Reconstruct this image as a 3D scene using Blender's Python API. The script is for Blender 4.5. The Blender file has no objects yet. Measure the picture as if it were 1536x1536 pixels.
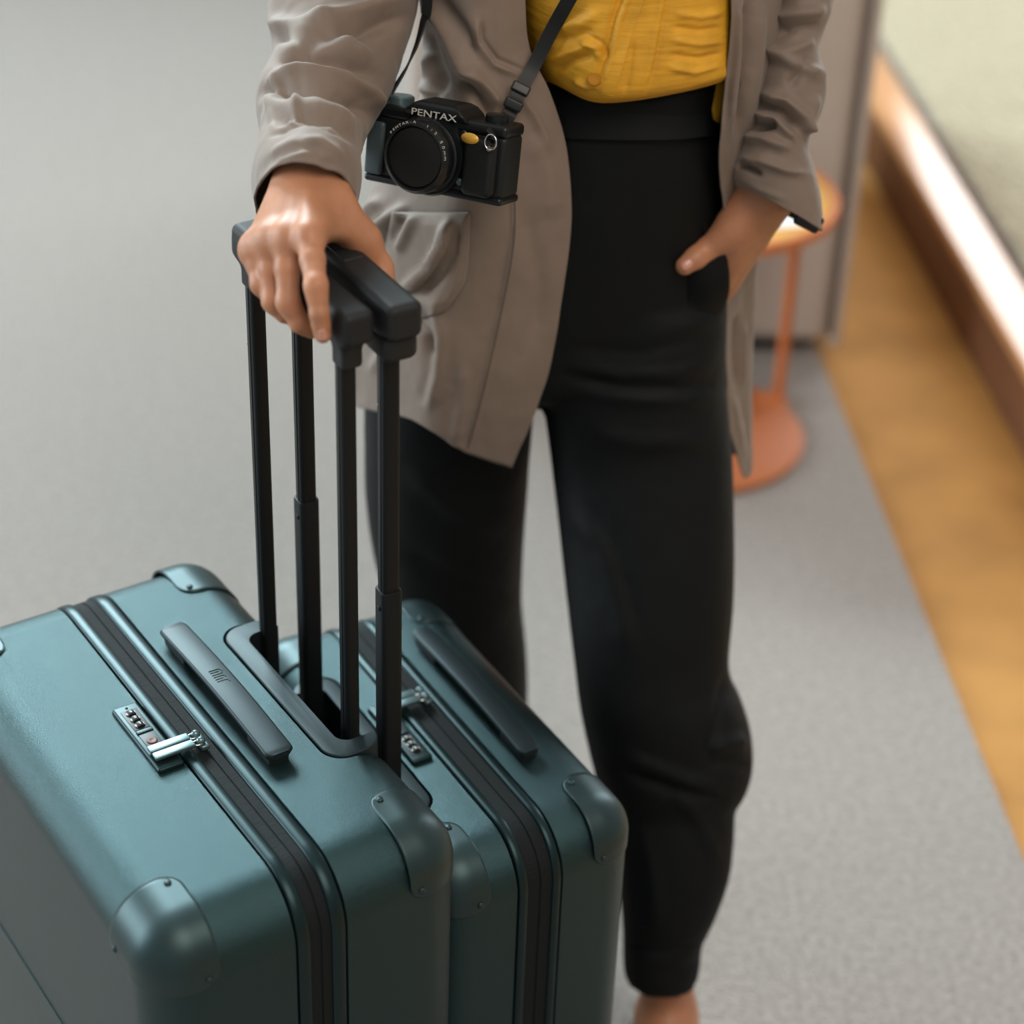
import bpy, bmesh, math, random
import numpy as np
from mathutils import Vector, Matrix, noise
from mathutils.bvhtree import BVHTree
random.seed(4)
S = bpy.context.scene
COL = S.collection

# ------------------------------------------------------------------ camera, world, lights, exposure
F_PX, PITCH, ROLL, CAM_H = 3200.0, math.radians(33), math.radians(2.1), 1.80
FWD = np.array([0, math.cos(PITCH), -math.sin(PITCH)])
_r0 = np.array([1.0, 0, 0]); _d0 = np.array([0, -math.sin(PITCH), -math.cos(PITCH)])
IX = math.cos(ROLL)*_r0 - math.sin(ROLL)*_d0          # image right
IY = math.sin(ROLL)*_r0 + math.cos(ROLL)*_d0          # image down
CAM = np.array([0, 0, CAM_H])
cd = bpy.data.cameras.new('camera'); cam = bpy.data.objects.new('camera', cd); COL.objects.link(cam)
cd.sensor_width = 36; cd.sensor_fit = 'HORIZONTAL'; cd.lens = F_PX/1536*36
cd.dof.use_dof = True; cd.dof.focus_distance = 1.78; cd.dof.aperture_fstop = 2.9
cd.clip_start = 0.05
m = Matrix((( IX[0], -IY[0], -FWD[0], CAM[0]), (IX[1], -IY[1], -FWD[1], CAM[1]), (IX[2], -IY[2], -FWD[2], CAM[2]), (0,0,0,1)))
cam.matrix_world = m
S.camera = cam
S.view_settings.view_transform = 'Standard'; S.view_settings.look = 'None'
S.view_settings.exposure = 0.0; S.view_settings.gamma = 1.0; S.view_settings.use_curve_mapping = False

w = bpy.data.worlds.new('world'); S.world = w; w.use_nodes = True
w.node_tree.nodes['Background'].inputs[0].default_value = (0.80, 0.92, 1.0, 1)
w.node_tree.nodes['Background'].inputs[1].default_value = 1.2

def area(name, loc, target, sx, sy, power, col):
    l = bpy.data.lights.new(name, 'AREA'); l.shape = 'RECTANGLE'; l.size = sx; l.size_y = sy
    l.energy = power; l.color = col
    o = bpy.data.objects.new(name, l); COL.objects.link(o); o.location = loc
    o.rotation_euler = (Vector(target) - Vector(loc)).to_track_quat('-Z', 'Y').to_euler()
    return o
# daylight through the window openings of the hall, and an added warm fill for the fronts
area('window_light_back', (-2.4, 6.15, 4.1), (-2.4, 0, 4.1), 2.7, 2.2, 640, (0.78, 0.95, 1.0))
area('window_light_right', (2.25, 6.15, 2.9), (2.25, 0, 2.9), 2.3, 4.1, 180, (0.92, 0.97, 1.0))
area('window_light_left', (-5.95, 2.6, 2.4), (0, 2.6, 2.4), 4.4, 3.0, 330, (0.84, 0.95, 1.0))
area('warm_fill_front', (1.2, -0.6, 4.3), (0.1, 1.9, 0.9), 2.4, 2.4, 105, (1.0, 0.88, 0.76))

# ------------------------------------------------------------------ pixel <-> space
def ray(x, y): return FWD + IX*((x-768)/F_PX) + IY*((y-768)/F_PX)
def at_y(x, y, Y): d = ray(x, y); return CAM + d*(Y-CAM[1])/d[1]
def at_z(x, y, z): d = ray(x, y); return CAM + d*(z-CAM[2])/d[2]
def proj(P):
    v = np.asarray(P)-CAM; q = v@FWD
    return np.stack([768+F_PX*(v@IX)/q, 768+F_PX*(v@IY)/q], -1)
CASE_O = np.array([-.41567, 1.56744, 0.0])
def frame(deg):
    a = math.radians(deg); u = np.array([math.cos(a), math.sin(a), 0]); return u, np.array([-u[1], u[0], 0])
UB, VB = frame(-55.7); US, VS = frame(-58.5)
def at_v(x, y, v, fr=(UB, VB)):
    d = ray(x, y); t = (v-(CAM-CASE_O)@fr[1])/(d@fr[1]); return CAM+d*t

# ------------------------------------------------------------------ materials
def lin(c):
    return tuple(((x/255)/12.92 if x/255 <= .04045 else ((x/255+.055)/1.055)**2.4) for x in c)
def mat(name, col, rough=.5, metal=0, bump=None, spec=.5, var=None, sheen=0, coat=0, lines=None, sss=0, tint=None):
    """col linear rgb; bump=(scale,strength,dist); var=(scale,amount) colour mottling; lines=(axis scale xyz, strength)"""
    M = bpy.data.materials.new(name); M.use_nodes = True; nt = M.node_tree; b = nt.nodes['Principled BSDF']
    b.inputs['Base Color'].default_value = (*col, 1); b.inputs['Roughness'].default_value = rough
    b.inputs['Metallic'].default_value = metal; b.inputs['Specular IOR Level'].default_value = spec
    b.inputs['Sheen Weight'].default_value = sheen; b.inputs['Coat Weight'].default_value = coat
    if tint: b.inputs['Specular Tint'].default_value = (*tint, 1)
    if sss:
        b.inputs['Subsurface Weight'].default_value = sss; b.inputs['Subsurface Scale'].default_value = .004
        b.inputs['Subsurface Radius'].default_value = (1, .35, .2)
    tc = nt.nodes.new('ShaderNodeTexCoord')
    if var:
        n = nt.nodes.new('ShaderNodeTexNoise'); n.inputs['Scale'].default_value = var[0]; n.inputs['Detail'].default_value = 5
        nt.links.new(tc.outputs['Object'], n.inputs['Vector'])
        r = nt.nodes.new('ShaderNodeValToRGB'); k = var[1]
        r.color_ramp.elements[0].position = .3; r.color_ramp.elements[1].position = .7
        r.color_ramp.elements[0].color = (*[c*(1-k) for c in col], 1)
        c2 = var[2] if len(var) > 2 else [min(1, c*(1+k)) for c in col]
        r.color_ramp.elements[1].color = (*c2, 1)
        nt.links.new(n.outputs['Fac'], r.inputs['Fac']); nt.links.new(r.outputs['Color'], b.inputs['Base Color'])
    last = None
    def addbump(src, strength, dist):
        nonlocal last
        bp = nt.nodes.new('ShaderNodeBump'); bp.inputs['Strength'].default_value = strength; bp.inputs['Distance'].default_value = dist
        nt.links.new(src, bp.inputs['Height'])
        if last is not None: nt.links.new(last, bp.inputs['Normal'])
        last = bp.outputs['Normal']
    if bump:
        n = nt.nodes.new('ShaderNodeTexNoise'); n.inputs['Scale'].default_value = bump[0]; n.inputs['Detail'].default_value = 3
        nt.links.new(tc.outputs['Object'], n.inputs['Vector']); addbump(n.outputs['Fac'], bump[1], bump[2])
    if lines:
        mp = nt.nodes.new('ShaderNodeMapping'); mp.inputs['Scale'].default_value = lines[0]
        if len(lines) > 3: mp.inputs['Rotation'].default_value = lines[3]
        nt.links.new(tc.outputs['Object'], mp.inputs['Vector'])
        n = nt.nodes.new('ShaderNodeTexNoise'); n.inputs['Scale'].default_value = 1; n.inputs['Detail'].default_value = 2
        nt.links.new(mp.outputs['Vector'], n.inputs['Vector']); addbump(n.outputs['Fac'], lines[1], lines[2])
    if last is not None: nt.links.new(last, b.inputs['Normal'])
    return M
M = {}
M['shell'] = mat('teal_shell', (.0045, .0100, .0110), .31, 0, bump=(1500, .42, .0011), spec=.78, tint=(.48, .93, 1))
M['guard'] = mat('teal_guard', (.011, .019, .0195), .42, 0, spec=.70, tint=(.6, .94, 1))
M['rim'] = mat('teal_rim', (.005, .0105, .0115), .36, 0, spec=.42, tint=(.55, .93, 1))
M['strap_top'] = mat('grip_rubber', (.012, .017, .020), .42, 0, spec=.34, tint=(.7,.94,1))
M['tray'] = mat('tray_plastic', (.010, .015, .018), .44, 0, spec=.36, tint=(.7,.94,1))
M['blackplastic'] = mat('black_plastic', (.008, .010, .011), .45)
M['pole'] = mat('pole_metal', (.0045, .0064, .0076), .52, .0, spec=.28)
M['bar'] = mat('handle_rubber', (.010, .011, .012), .6, spec=.4, bump=(1500, .06, .0005))
M['tape'] = mat('zip_tape', (.006, .0085, .010), .7, spec=.22, lines=((1400, 60, 60), .5, .0012))
M['zipmetal'] = mat('zip_metal', (.16, .24, .26), .28, .7)
M['chrome'] = mat('chrome', (.7, .72, .72), .18, 1)
M['white'] = mat('digit_white', (.75, .8, .78), .5)
M['red'] = mat('rust_red', (.14, .06, .05), .5)
M['ink'] = mat('engraving', (.018, .06, .07), .5)
M['skin'] = mat('skin', (.46, .200, .106), .50, bump=(260, .12, .0012), sss=.10, var=(45, .10))
M['nail'] = mat('nail', (.60, .29, .22), .25)
M['coat'] = mat('jacket_cloth', (.205, .152, .120), .72, bump=(14, .22, .02), sheen=.15, var=(7, .05))
M['coatdark'] = mat('jacket_lining', (.045, .036, .032), .8)
M['seam'] = mat('jacket_seam', (.13, .098, .078), .8)
M['shirt'] = mat('mustard_shirt', (.70, .345, .020), .6, lines=((18, 18, 150), .35, .004, (0, .12, 0)), var=(40, .12))
M['shirtdark'] = mat('mustard_button', (.40, .17, .012), .6, spec=.2)
M['trouser'] = mat('black_trouser', (.0014, .0025, .0031), .7, bump=(10, .3, .02), spec=.25, sheen=.0)
M['shoe'] = mat('sandal_leather', (.10, .055, .04), .5)
M['hair'] = mat('hair', (.02, .012, .008), .45)
M['cambody'] = mat('camera_leatherette', (.005, .0065, .0075), .5, spec=.35, bump=(900, .3, .001))
M['cammetal'] = mat('camera_black_metal', (.006, .0075, .009), .34, spec=.4)
M['campanel_lit'] = mat('camera_panel_lit', (.05, .075, .085), .5, bump=(900, .3, .001))  # window light on the left front panel, put into a lighter teal
M['lensglass'] = mat('lens_cap', (.006, .007, .008), .5)
M['strap'] = mat('strap_webbing', (.010, .012, .014), .6)
M['gold'] = mat('gold_sticker', (.72, .40, .06), .35, .2)
M['print'] = mat('white_print', (.55, .55, .52), .5)
M['carpet'] = mat('grey_carpet', (.335, .297, .271), .95, bump=(260, .9, .006), var=(110, .22), spec=.15)
M['mustardfloor'] = mat('ochre_floor', (.46, .225, .065), .8, bump=(300, .4, .004), var=(9, .12), spec=.2)
M['riser'] = mat('brown_riser', (.165, .066, .030), .55, var=(6, .15))
M['edgewood'] = mat('pale_edge', (.66, .33, .15), .16, spec=.7)
M['rug'] = mat('beige_boucle', (.53, .46, .33), .95, bump=(70, 1.0, .02), var=(60, .22), spec=.1)
M['sofa'] = mat('greige_fabric', (.48, .41, .365), .85, bump=(300, .3, .002), var=(5, .05), spec=.2)
M['sofaseam'] = mat('sofa_piping', (.17, .135, .115), .85)
M['orange'] = mat('orange_metal', (.52, .16, .052), .6, spec=.3)
M['tabletop'] = mat('amber_top', (.70, .36, .10), .12, spec=.8)
M['tablerim'] = mat('peach_rim', (.66, .30, .14), .35)
M['wallpaint'] = mat('wall_paint', (.27, .265, .255), .9)

# ------------------------------------------------------------------ mesh helpers
def mesh(name, V, Fc, material=None, parent=None, smooth=True, sharp=None, mats=None):
    me = bpy.data.meshes.new(name)
    me.from_pydata([tuple(map(float, v)) for v in V], [], [tuple(int(i) for i in f) for f in Fc])
    me.update()
    if smooth:
        me.shade_smooth()
        if sharp: me.set_sharp_from_angle(angle=math.radians(sharp))
    o = bpy.data.objects.new(name, me); COL.objects.link(o)
    for k in (mats or [material]): me.materials.append(k)
    if parent: o.parent = parent
    return o
def empty(name, loc, label, cat, rz=0, group=None, mw=None):
    o = bpy.data.objects.new(name, None); COL.objects.link(o); o.empty_display_size = .05
    if mw is not None: o.matrix_world = mw
    else: o.location = loc; o.rotation_euler = (0, 0, rz)
    o['label'] = label; o['category'] = cat
    if group: o['group'] = group
    return o
def fix_normals(o):
    bm = bmesh.new(); bm.from_mesh(o.data); bmesh.ops.recalc_face_normals(bm, faces=bm.faces); bm.to_mesh(o.data); bm.free()
def join_geo(*gs):
    V = []; Fc = []; n = 0
    for v, f in gs:
        V += [tuple(p) for p in v]; Fc += [tuple(i+n for i in q) for q in f]; n += len(v)
    return V, Fc
def rbox(c, s, r, k=4):
    """rounded box centre c, full size s, fillet r"""
    h = np.array(s)/2.0; r = min(r, h.min()*.999)
    t = [r*(1-math.tan(a)) for a in np.linspace(math.pi/4, 0, k+1)]
    def axis(hh):
        a = [-hh + x for x in t]
        # first element maps to the face diagonal, last reaches the flat
        return a + [-x for x in reversed(a)]
    ax = [axis(x) for x in h]
    ids = {}; V = []; Fc = []
    def vid(p):
        key = tuple(np.round(p, 7))
        if key not in ids: ids[key] = len(V); V.append(p)
        return ids[key]
    inner = h-r
    for d in range(3):
        a, b = (d+1) % 3, (d+2) % 3
        for sg in (-1, 1):
            g = []
            for x in ax[a]:
                row = []
                for y in ax[b]:
                    p = np.zeros(3); p[d] = sg*h[d]; p[a] = x; p[b] = y
                    q = np.clip(p, -inner, inner); e = p-q; L = np.linalg.norm(e)
                    row.append(vid(q+e/L*r + np.array(c)))
                g.append(row)
            for i in range(len(g)-1):
                for j in range(len(g[0])-1):
                    f = [g[i][j], g[i+1][j], g[i+1][j+1], g[i][j+1]]
                    if sg < 0: f.reverse()
                    f2 = []
                    for q in f:
                        if q not in f2: f2.append(q)
                    if len(f2) > 2: Fc.append(f2)
    return V, Fc
def rrect(w, h, r, n=8, cx=0, cy=0):
    """rounded rectangle outline ccw, (2D)"""
    P = []
    r = max(min(r, w/2-1e-5, h/2-1e-5), 1e-5)
    for (sx, sy, a0) in ((1, -1, -90), (1, 1, 0), (-1, 1, 90), (-1, -1, 180)):
        for i in range(n+1):
            a = math.radians(a0+90*i/n)
            P.append((cx+sx*(w/2-r)+r*math.cos(a), cy+sy*(h/2-r)+r*math.sin(a)))
    return P
def sweep_rrect(u0, u1, z0, z1, R, stations, n=8, caps=True):
    """rounded rect profile in (u,z) swept along v; stations = (v, inset)"""
    V = []; Fc = []
    for v, ins in stations:
        for (a, b) in rrect(u1-u0-2*ins, z1-z0-2*ins, R-ins, n, (u0+u1)/2, (z0+z1)/2): V.append((a, v, b))
    k = len(V)//len(stations)
    for s in range(len(stations)-1):
        for i in range(k):
            j = (i+1) % k
            Fc.append((s*k+i, s*k+j, (s+1)*k+j, (s+1)*k+i))
    if caps:
        Fc.append(tuple(range(k-1, -1, -1))[::-1]); Fc.append(tuple(range((len(stations)-1)*k, len(stations)*k))[::-1])
    return V, Fc
def band(u0, u1, z0, z1, R, st, n=8):
    """closed ring band: stations loop (v, inset) forming the cross-section loop"""
    V, Fc = sweep_rrect(u0, u1, z0, z1, R, st+[st[0]], n, caps=False)
    k = len(V)//(len(st)+1); V = V[:k*len(st)]
    Fc = [tuple(i % (k*len(st)) for i in f) for f in Fc]
    return V, Fc
def tube(P, r, n=8, closed=False, caps=True):
    P = [np.array(p, float) for p in P]; rs = r if hasattr(r, '__len__') else [r]*len(P)
    V = []; Fc = []; N = len(P)
    up = None
    for i in range(N):
        t = P[(i+1) % N]-P[i-1] if closed else P[min(i+1, N-1)]-P[max(i-1, 0)]
        t = t/(np.linalg.norm(t)+1e-12)
        if up is None:
            up = np.cross(t, [0, 0, 1.0]);
            if np.linalg.norm(up) < 1e-3: up = np.cross(t, [1.0, 0, 0])
        up = up - t*(up@t); up /= np.linalg.norm(up); w2 = np.cross(t, up)
        for k in range(n):
            a = 2*math.pi*k/n; V.append(P[i]+rs[i]*(math.cos(a)*up+math.sin(a)*w2))
    for i in range(N if closed else N-1):
        for k in range(n):
            a = i*n+k; b = i*n+(k+1) % n; c = ((i+1) % N)*n+(k+1) % n; d = ((i+1) % N)*n+k
            Fc.append((a, b, c, d))
    if caps and not closed:
        Fc.append(tuple(range(n-1, -1, -1))); Fc.append(tuple(range((N-1)*n, N*n)))
    return V, Fc
def lathe(prof, n=32, axis='z', c=(0, 0, 0)):
    """profile [(r,h)] round an axis"""
    V = []; Fc = []
    for r, h in prof:
        for k in range(n):
            a = 2*math.pi*k/n; x, y = r*math.cos(a), r*math.sin(a)
            p = {'z': (x, y, h), 'x': (h, x, y), 'y': (y, h, x)}[axis]
            V.append((p[0]+c[0], p[1]+c[1], p[2]+c[2]))
    for i in range(len(prof)-1):
        for k in range(n):
            j = (k+1) % n; Fc.append((i*n+k, i*n+j, (i+1)*n+j, (i+1)*n+k))
    Fc.append(tuple(range(n-1, -1, -1))); Fc.append(tuple(range((len(prof)-1)*n, len(prof)*n)))
    return V, Fc
def cr(P, n):
    """catmull-rom resample of control rows (k,...) to n samples"""
    P = np.asarray(P, float); k = len(P); t = np.linspace(0, k-1, n); i = np.clip(t.astype(int), 0, k-2); f = (t-i)
    sh = (-1,)+(1,)*(P.ndim-1); f = f.reshape(sh)
    p0 = P[np.maximum(i-1, 0)]; p1 = P[i]; p2 = P[i+1]; p3 = P[np.minimum(i+2, k-1)]
    p0 = np.where((i == 0).reshape(sh), 2*p1-p2, p0); p3 = np.where((i == k-2).reshape(sh), 2*p2-p1, p3)
    return .5*(2*p1+(p2-p0)*f+(2*p0-5*p1+4*p2-p3)*f*f+(3*p1-p0-3*p2+p3)*f**3)
def gridmesh(G, closed=False, cap0=False, cap1=False):
    R, C, _ = G.shape; V = G.reshape(-1, 3); Fc = []
    for i in range(R-1):
        for j in range(C if closed else C-1):
            k = (j+1) % C; Fc.append((i*C+j, i*C+k, (i+1)*C+k, (i+1)*C+j))
    if cap0: Fc.append(tuple(range(C)))
    if cap1: Fc.append(tuple(range((R-1)*C, R*C)))
    return V, Fc
def loft(rows, nr, nc, power=2.0):
    """rows: dict l=(px,py) r=(px,py) Y, d (half depth m) or f=(px,py,Y) front point -> closed tube grid"""
    C = []; A = []; B = []
    for q in rows:
        l = at_y(*q['l'], q.get('Yl', q['Y'])); r = at_y(*q['r'], q.get('Yr', q['Y']))
        C.append((l+r)/2); A.append((r-l)/2); B.append(None if 'd' in q else at_y(*q['f'])-(l+r)/2)
    for i, q in enumerate(rows):
        if B[i] is None:
            t = C[min(i+1, len(C)-1)]-C[max(i-1, 0)]
            b = np.cross(A[i], t); b /= np.linalg.norm(b)
            if b[1] > 0: b = -b
            B[i] = b*q['d']
    C, A, B = cr(C, nr), cr(A, nr), cr(B, nr)
    th = np.linspace(0, 2*math.pi, nc, endpoint=False)
    e = 2.0/power
    cx = np.sign(np.cos(th))*np.abs(np.cos(th))**e; sy = np.sign(np.sin(th))*np.abs(np.sin(th))**e
    return C[:, None, :]+A[:, None, :]*cx[None, :, None]+B[:, None, :]*sy[None, :, None]
def segdist(p, a, b):
    ab = b-a; t = np.clip(((p-a)@ab)/(ab@ab+1e-9), 0, 1); return np.linalg.norm(p-(a+t[:, None]*ab), axis=1), t
def sculpt(o, strokes, off=np.zeros(3), faceon=.08):
    """real relief: push vertices along their normals near strokes (pixel polylines, width px, height m)"""
    me = o.data; n = len(me.vertices)
    co = np.empty(n*3, np.float32); me.vertices.foreach_get('co', co); co = co.reshape(-1, 3).astype(float)
    no = np.empty(n*3, np.float32); me.vertex_normals.foreach_get('vector', no); no = no.reshape(-1, 3).astype(float)
    W = co+off; P = proj(W); view = CAM-W; view /= np.linalg.norm(view, axis=1)[:, None]
    fac = np.clip(((no*view).sum(1)-faceon)/.25, 0, 1)
    D = np.zeros(n)
    for pts, wd, amp in strokes:
        pts = np.array(pts, float); K = len(pts)-1; best = np.full(n, 1e9); tt = np.zeros(n)
        for i in range(K):
            d, t = segdist(P, pts[i], pts[i+1]); mk = d < best; best[mk] = d[mk]; tt[mk] = (i+t[mk])/K
        tap = np.clip(np.minimum(tt, 1-tt)*5+.12, 0, 1)
        D += amp*np.exp(-(best/wd)**2)*tap
    co += no*(D*fac)[:, None]
    me.vertices.foreach_set('co', co.astype(np.float32).ravel()); me.update()
def modapply(o):
    dg = bpy.context.evaluated_depsgraph_get(); dg.update()
    me = bpy.data.meshes.new_from_object(o.evaluated_get(dg)); old = o.data
    o.modifiers.clear(); o.data = me; me.name = o.name
    return o
def solid(o, t, offset=-1):
    md = o.modifiers.new('thick', 'SOLIDIFY'); md.thickness = t; md.offset = offset; md.use_rim = True
    return o
def bvh_of(o, off=np.zeros(3)):
    me = o.data
    return BVHTree.FromPolygons([tuple(np.array(v.co)+off) for v in me.vertices], [tuple(p.vertices) for p in me.polygons])
def hit(trees, x, y):
    d = ray(x, y); dn = d/np.linalg.norm(d); best = None
    for t in trees:
        r = t.ray_cast(Vector(CAM), Vector(dn))
        if r[0] is not None and (best is None or r[3] < best): best = r[3]
    return None if best is None else CAM+dn*best
def surf(trees, x, y, lift=0.0, Y=None):
    h = hit(trees, x, y)
    if h is None: h = at_y(x, y, Y if Y else 1.85)
    d = CAM-h; return h+d/np.linalg.norm(d)*lift
def text_geo(s, size, depth=.0003):
    cu = bpy.data.curves.new('lettering', 'FONT'); cu.body = s; cu.size = size; cu.extrude = depth; cu.align_x = 'CENTER'; cu.align_y = 'CENTER'
    cu.resolution_u = 3
    o = bpy.data.objects.new('lettering_tmp', cu); COL.objects.link(o)
    dg = bpy.context.evaluated_depsgraph_get(); dg.update()
    me = bpy.data.meshes.new_from_object(o.evaluated_get(dg))
    V = [np.array(v.co) for v in me.vertices]; Fc = [tuple(p.vertices) for p in me.polygons]
    bpy.data.objects.remove(o); bpy.data.curves.remove(cu); bpy.data.meshes.remove(me)
    return V, Fc

# signed-distance modelling -> one continuous skin (surface nets)
def cone_d(P, a, b, ra, rb):
    a = np.array(a, float); b = np.array(b, float); ab = b-a
    t = np.clip(((P-a)@ab)/(ab@ab+1e-12), 0, 1)
    return np.linalg.norm(P-(a+t[..., None]*ab), axis=-1)-(ra+(rb-ra)*t)
def ell_d(P, c, R, rad):
    q = ((P-np.array(c))@np.array(R).T)/np.array(rad); k = np.linalg.norm(q, axis=-1)
    return (k-1)*min(rad)
def box_d(P, c, R, half, r):
    q = np.abs((P-np.array(c))@np.array(R).T)-(np.array(half)-r)
    return np.linalg.norm(np.maximum(q, 0), axis=-1)+np.minimum(q.max(-1), 0)-r
def sdf(prims, h, pad=.03):
    """prims: (kind, args, k). 'cone',(a,b,ra,rb) / 'ell',(c,R,rad) / 'box',(c,R,half,r); k = blend; kind prefixed '-' carves"""
    lo = np.full(3, 1e9); hi = -lo; bb = []
    for kind, a, k in prims:
        if 'cone' in kind: p = np.array([a[0], a[1]]); r = max(a[2], a[3])
        elif 'ell' in kind: p = np.array([a[0]]); r = max(a[2])
        else: p = np.array([a[0]]); r = np.linalg.norm(a[2])
        bb.append((p.min(0)-r, p.max(0)+r))
        if kind[0] != '-': lo = np.minimum(lo, bb[-1][0]); hi = np.maximum(hi, bb[-1][1])
    lo -= 4*h; hi += 4*h; n = np.ceil((hi-lo)/h).astype(int)+1
    D = np.full(n, pad)
    ax = [lo[i]+h*np.arange(n[i]) for i in range(3)]
    for (kind, a, k), (b0, b1) in zip(prims, bb):
        i0 = np.clip(((b0-pad-lo)/h).astype(int), 0, n-1); i1 = np.clip(((b1+pad-lo)/h).astype(int)+2, 1, n)
        sl = tuple(slice(i0[i], i1[i]) for i in range(3))
        P = np.stack(np.meshgrid(*[ax[i][sl[i]] for i in range(3)], indexing='ij'), -1)
        kd = kind.strip('-')
        d = {'cone': cone_d, 'ell': ell_d, 'box': box_d}[kd](P, *a)
        o = D[sl]
        if kind[0] == '-': d, o = d, -o
        kk = max(k, 1e-5); q = np.maximum(kk-np.abs(d-o), 0)/kk
        s = np.minimum(d, o)-q*q*kk*.25
        if kind[0] == '-':
            # carve: max(o,-d)
            o2 = D[sl]; q = np.maximum(kk-np.abs(-d-o2), 0)/kk; s = np.maximum(-d, o2)+q*q*kk*.25
        D[sl] = s
    return nets(D, lo, h)
def nets(D, lo, h):
    n = D.shape; I = D < 0
    c = np.zeros(tuple(x-1 for x in n), int)
    for dx in (0, 1):
        for dy in (0, 1):
            for dz in (0, 1):
                c += I[dx:n[0]-1+dx, dy:n[1]-1+dy, dz:n[2]-1+dz]
    act = (c > 0) & (c < 8); idx = np.full(act.shape, -1); cells = np.argwhere(act); idx[act] = np.arange(len(cells))
    acc = np.zeros((len(cells), 3)); cnt = np.zeros(len(cells))
    corners = [np.array(v) for v in ((0,0,0),(1,0,0),(0,1,0),(1,1,0),(0,0,1),(1,0,1),(0,1,1),(1,1,1))]
    for a in range(8):
        for ax in range(3):
            if corners[a][ax]: continue
            A = corners[a]; B = A.copy(); B[ax] = 1
            da = D[tuple((cells+A).T)]; db = D[tuple((cells+B).T)]
            mk = (da < 0) != (db < 0); t = np.where(mk, da/np.where(mk, da-db, 1), 0)
            acc += np.where(mk[:, None], A+t[:, None]*(B-A), 0); cnt += mk
    V = lo+h*(cells+acc/cnt[:, None])
    Fs = []
    for ax in range(3):
        b, d = (ax+1) % 3, (ax+2) % 3
        sl0 = [slice(None)]*3; sl1 = [slice(None)]*3; sl0[ax] = slice(0, -1); sl1[ax] = slice(1, None)
        s0 = I[tuple(sl0)]; s1 = I[tuple(sl1)]
        for e, flip in ((s0 & ~s1, False), (~s0 & s1, True)):
            E = np.argwhere(e); E = E[(E[:, b] > 0) & (E[:, d] > 0) & (E[:, b] < n[b]-1) & (E[:, d] < n[d]-1)]
            def cell(ob, od): q = E.copy(); q[:, b] += ob; q[:, d] += od; return idx[tuple(q.T)]
            Q = np.stack([cell(-1, -1), cell(0, -1), cell(0, 0), cell(-1, 0)], 1)
            if flip: Q = Q[:, ::-1]
            Fs.append(Q)
    return V, np.concatenate(Fs)

# ------------------------------------------------------------------ SETTING
def slab(name, pts, z0, z1, material, **kw):
    n = len(pts); V = [(x, y, z0) for x, y in pts]+[(x, y, z1) for x, y in pts]
    Fc = [tuple(range(n-1, -1, -1)), tuple(range(n, 2*n))]+[(i, (i+1) % n, n+(i+1) % n, n+i) for i in range(n)]
    return mesh(name, V, Fc, material, smooth=False, **kw)
fl = slab('floor', [(-6.2, -3.2), (4.7, -3.2), (4.7, 6.4), (-6.2, 6.4)], -.12, -.012, M['mustardfloor']); fl['kind'] = 'structure'
e0, e1 = at_z(1240, 560, 0), at_z(1536, 1290, 0)
dirc = (e1-e0)/np.linalg.norm(e1-e0)
a0 = e0-dirc*((6.18-e0[1])/-dirc[1]); a1 = e0+dirc*((-2.98-e0[1])/dirc[1])
def wall(name, x0, x1, y0, y1, holes=(), zt=5.5):
    """box wall; holes = (a0, a1, z0, z1) along its long side"""
    o = None; V = []; Fc = []; lx = (x1-x0) > (y1-y0)
    A0, A1 = (x0, x1) if lx else (y0, y1); segs = []; cur = A0
    for (h0, h1, z0, z1) in sorted(holes):
        segs += [(cur, h0, -.12, zt), (h0, h1, -.12, z0), (h0, h1, z1, zt)]; cur = h1
    segs.append((cur, A1, -.12, zt))
    for a, b, z0, z1 in segs:
        bx = (a, b, y0, y1) if lx else (x0, x1, a, b)
        v = [(x, y, z) for z in (z0, z1) for (x, y) in ((bx[0], bx[2]), (bx[1], bx[2]), (bx[1], bx[3]), (bx[0], bx[3]))]
        f = [(3, 2, 1, 0), (4, 5, 6, 7), (0, 1, 5, 4), (1, 2, 6, 5), (2, 3, 7, 6), (3, 0, 4, 7)]
        V, Fc = join_geo((V, Fc), (v, f))
    o = mesh(name, V, Fc, M['wallpaint'], smooth=False); o['kind'] = 'structure'; return o
wall('wall_back', -6.2, 4.7, 6.2, 6.4, [(-3.75, -1.05, 3.0, 5.2), (1.1, 3.4, .85, 4.95)])
wall('wall_left', -6.2, -6.0, -3.0, 6.2, [(.4, 4.8, .9, 3.9)])
wall('wall_right', 4.5, 4.7, -3.0, 6.2)
wall('wall_front', -6.2, 4.7, -3.2, -3.0)
ce = slab('ceiling', [(-6.2, -3.2), (4.7, -3.2), (4.7, 6.4), (-6.2, 6.4)], 5.5, 5.6, M['wallpaint']); ce['kind'] = 'structure'
for i, (axis, a0_, a1_, pos, z0_, z1_, nn) in enumerate((('x', -3.75, -1.05, 6.3, 3.0, 5.2, 3), ('x', 1.1, 3.4, 6.3, .85, 4.95, 2), ('y', .4, 4.8, -6.1, .9, 3.9, 4))):
    g_ = []
    for k in range(nn+1):
        t = a0_+.03+(a1_-a0_-.06)*k/nn; c_ = (t, pos, (z0_+z1_)/2) if axis == 'x' else (pos, t, (z0_+z1_)/2)
        g_.append(rbox(c_, (.06, .08, z1_-z0_) if axis == 'x' else (.08, .06, z1_-z0_), .008, 2))
    for z in (z0_+.03, z1_-.03):
        c_ = ((a0_+a1_)/2, pos, z) if axis == 'x' else (pos, (a0_+a1_)/2, z)
        g_.append(rbox(c_, (a1_-a0_, .08, .06) if axis == 'x' else (.08, a1_-a0_, .06), .008, 2))
    o = mesh('window_%d' % (i+1), *join_geo(*g_), M['wallpaint']); o['kind'] = 'structure'
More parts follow.
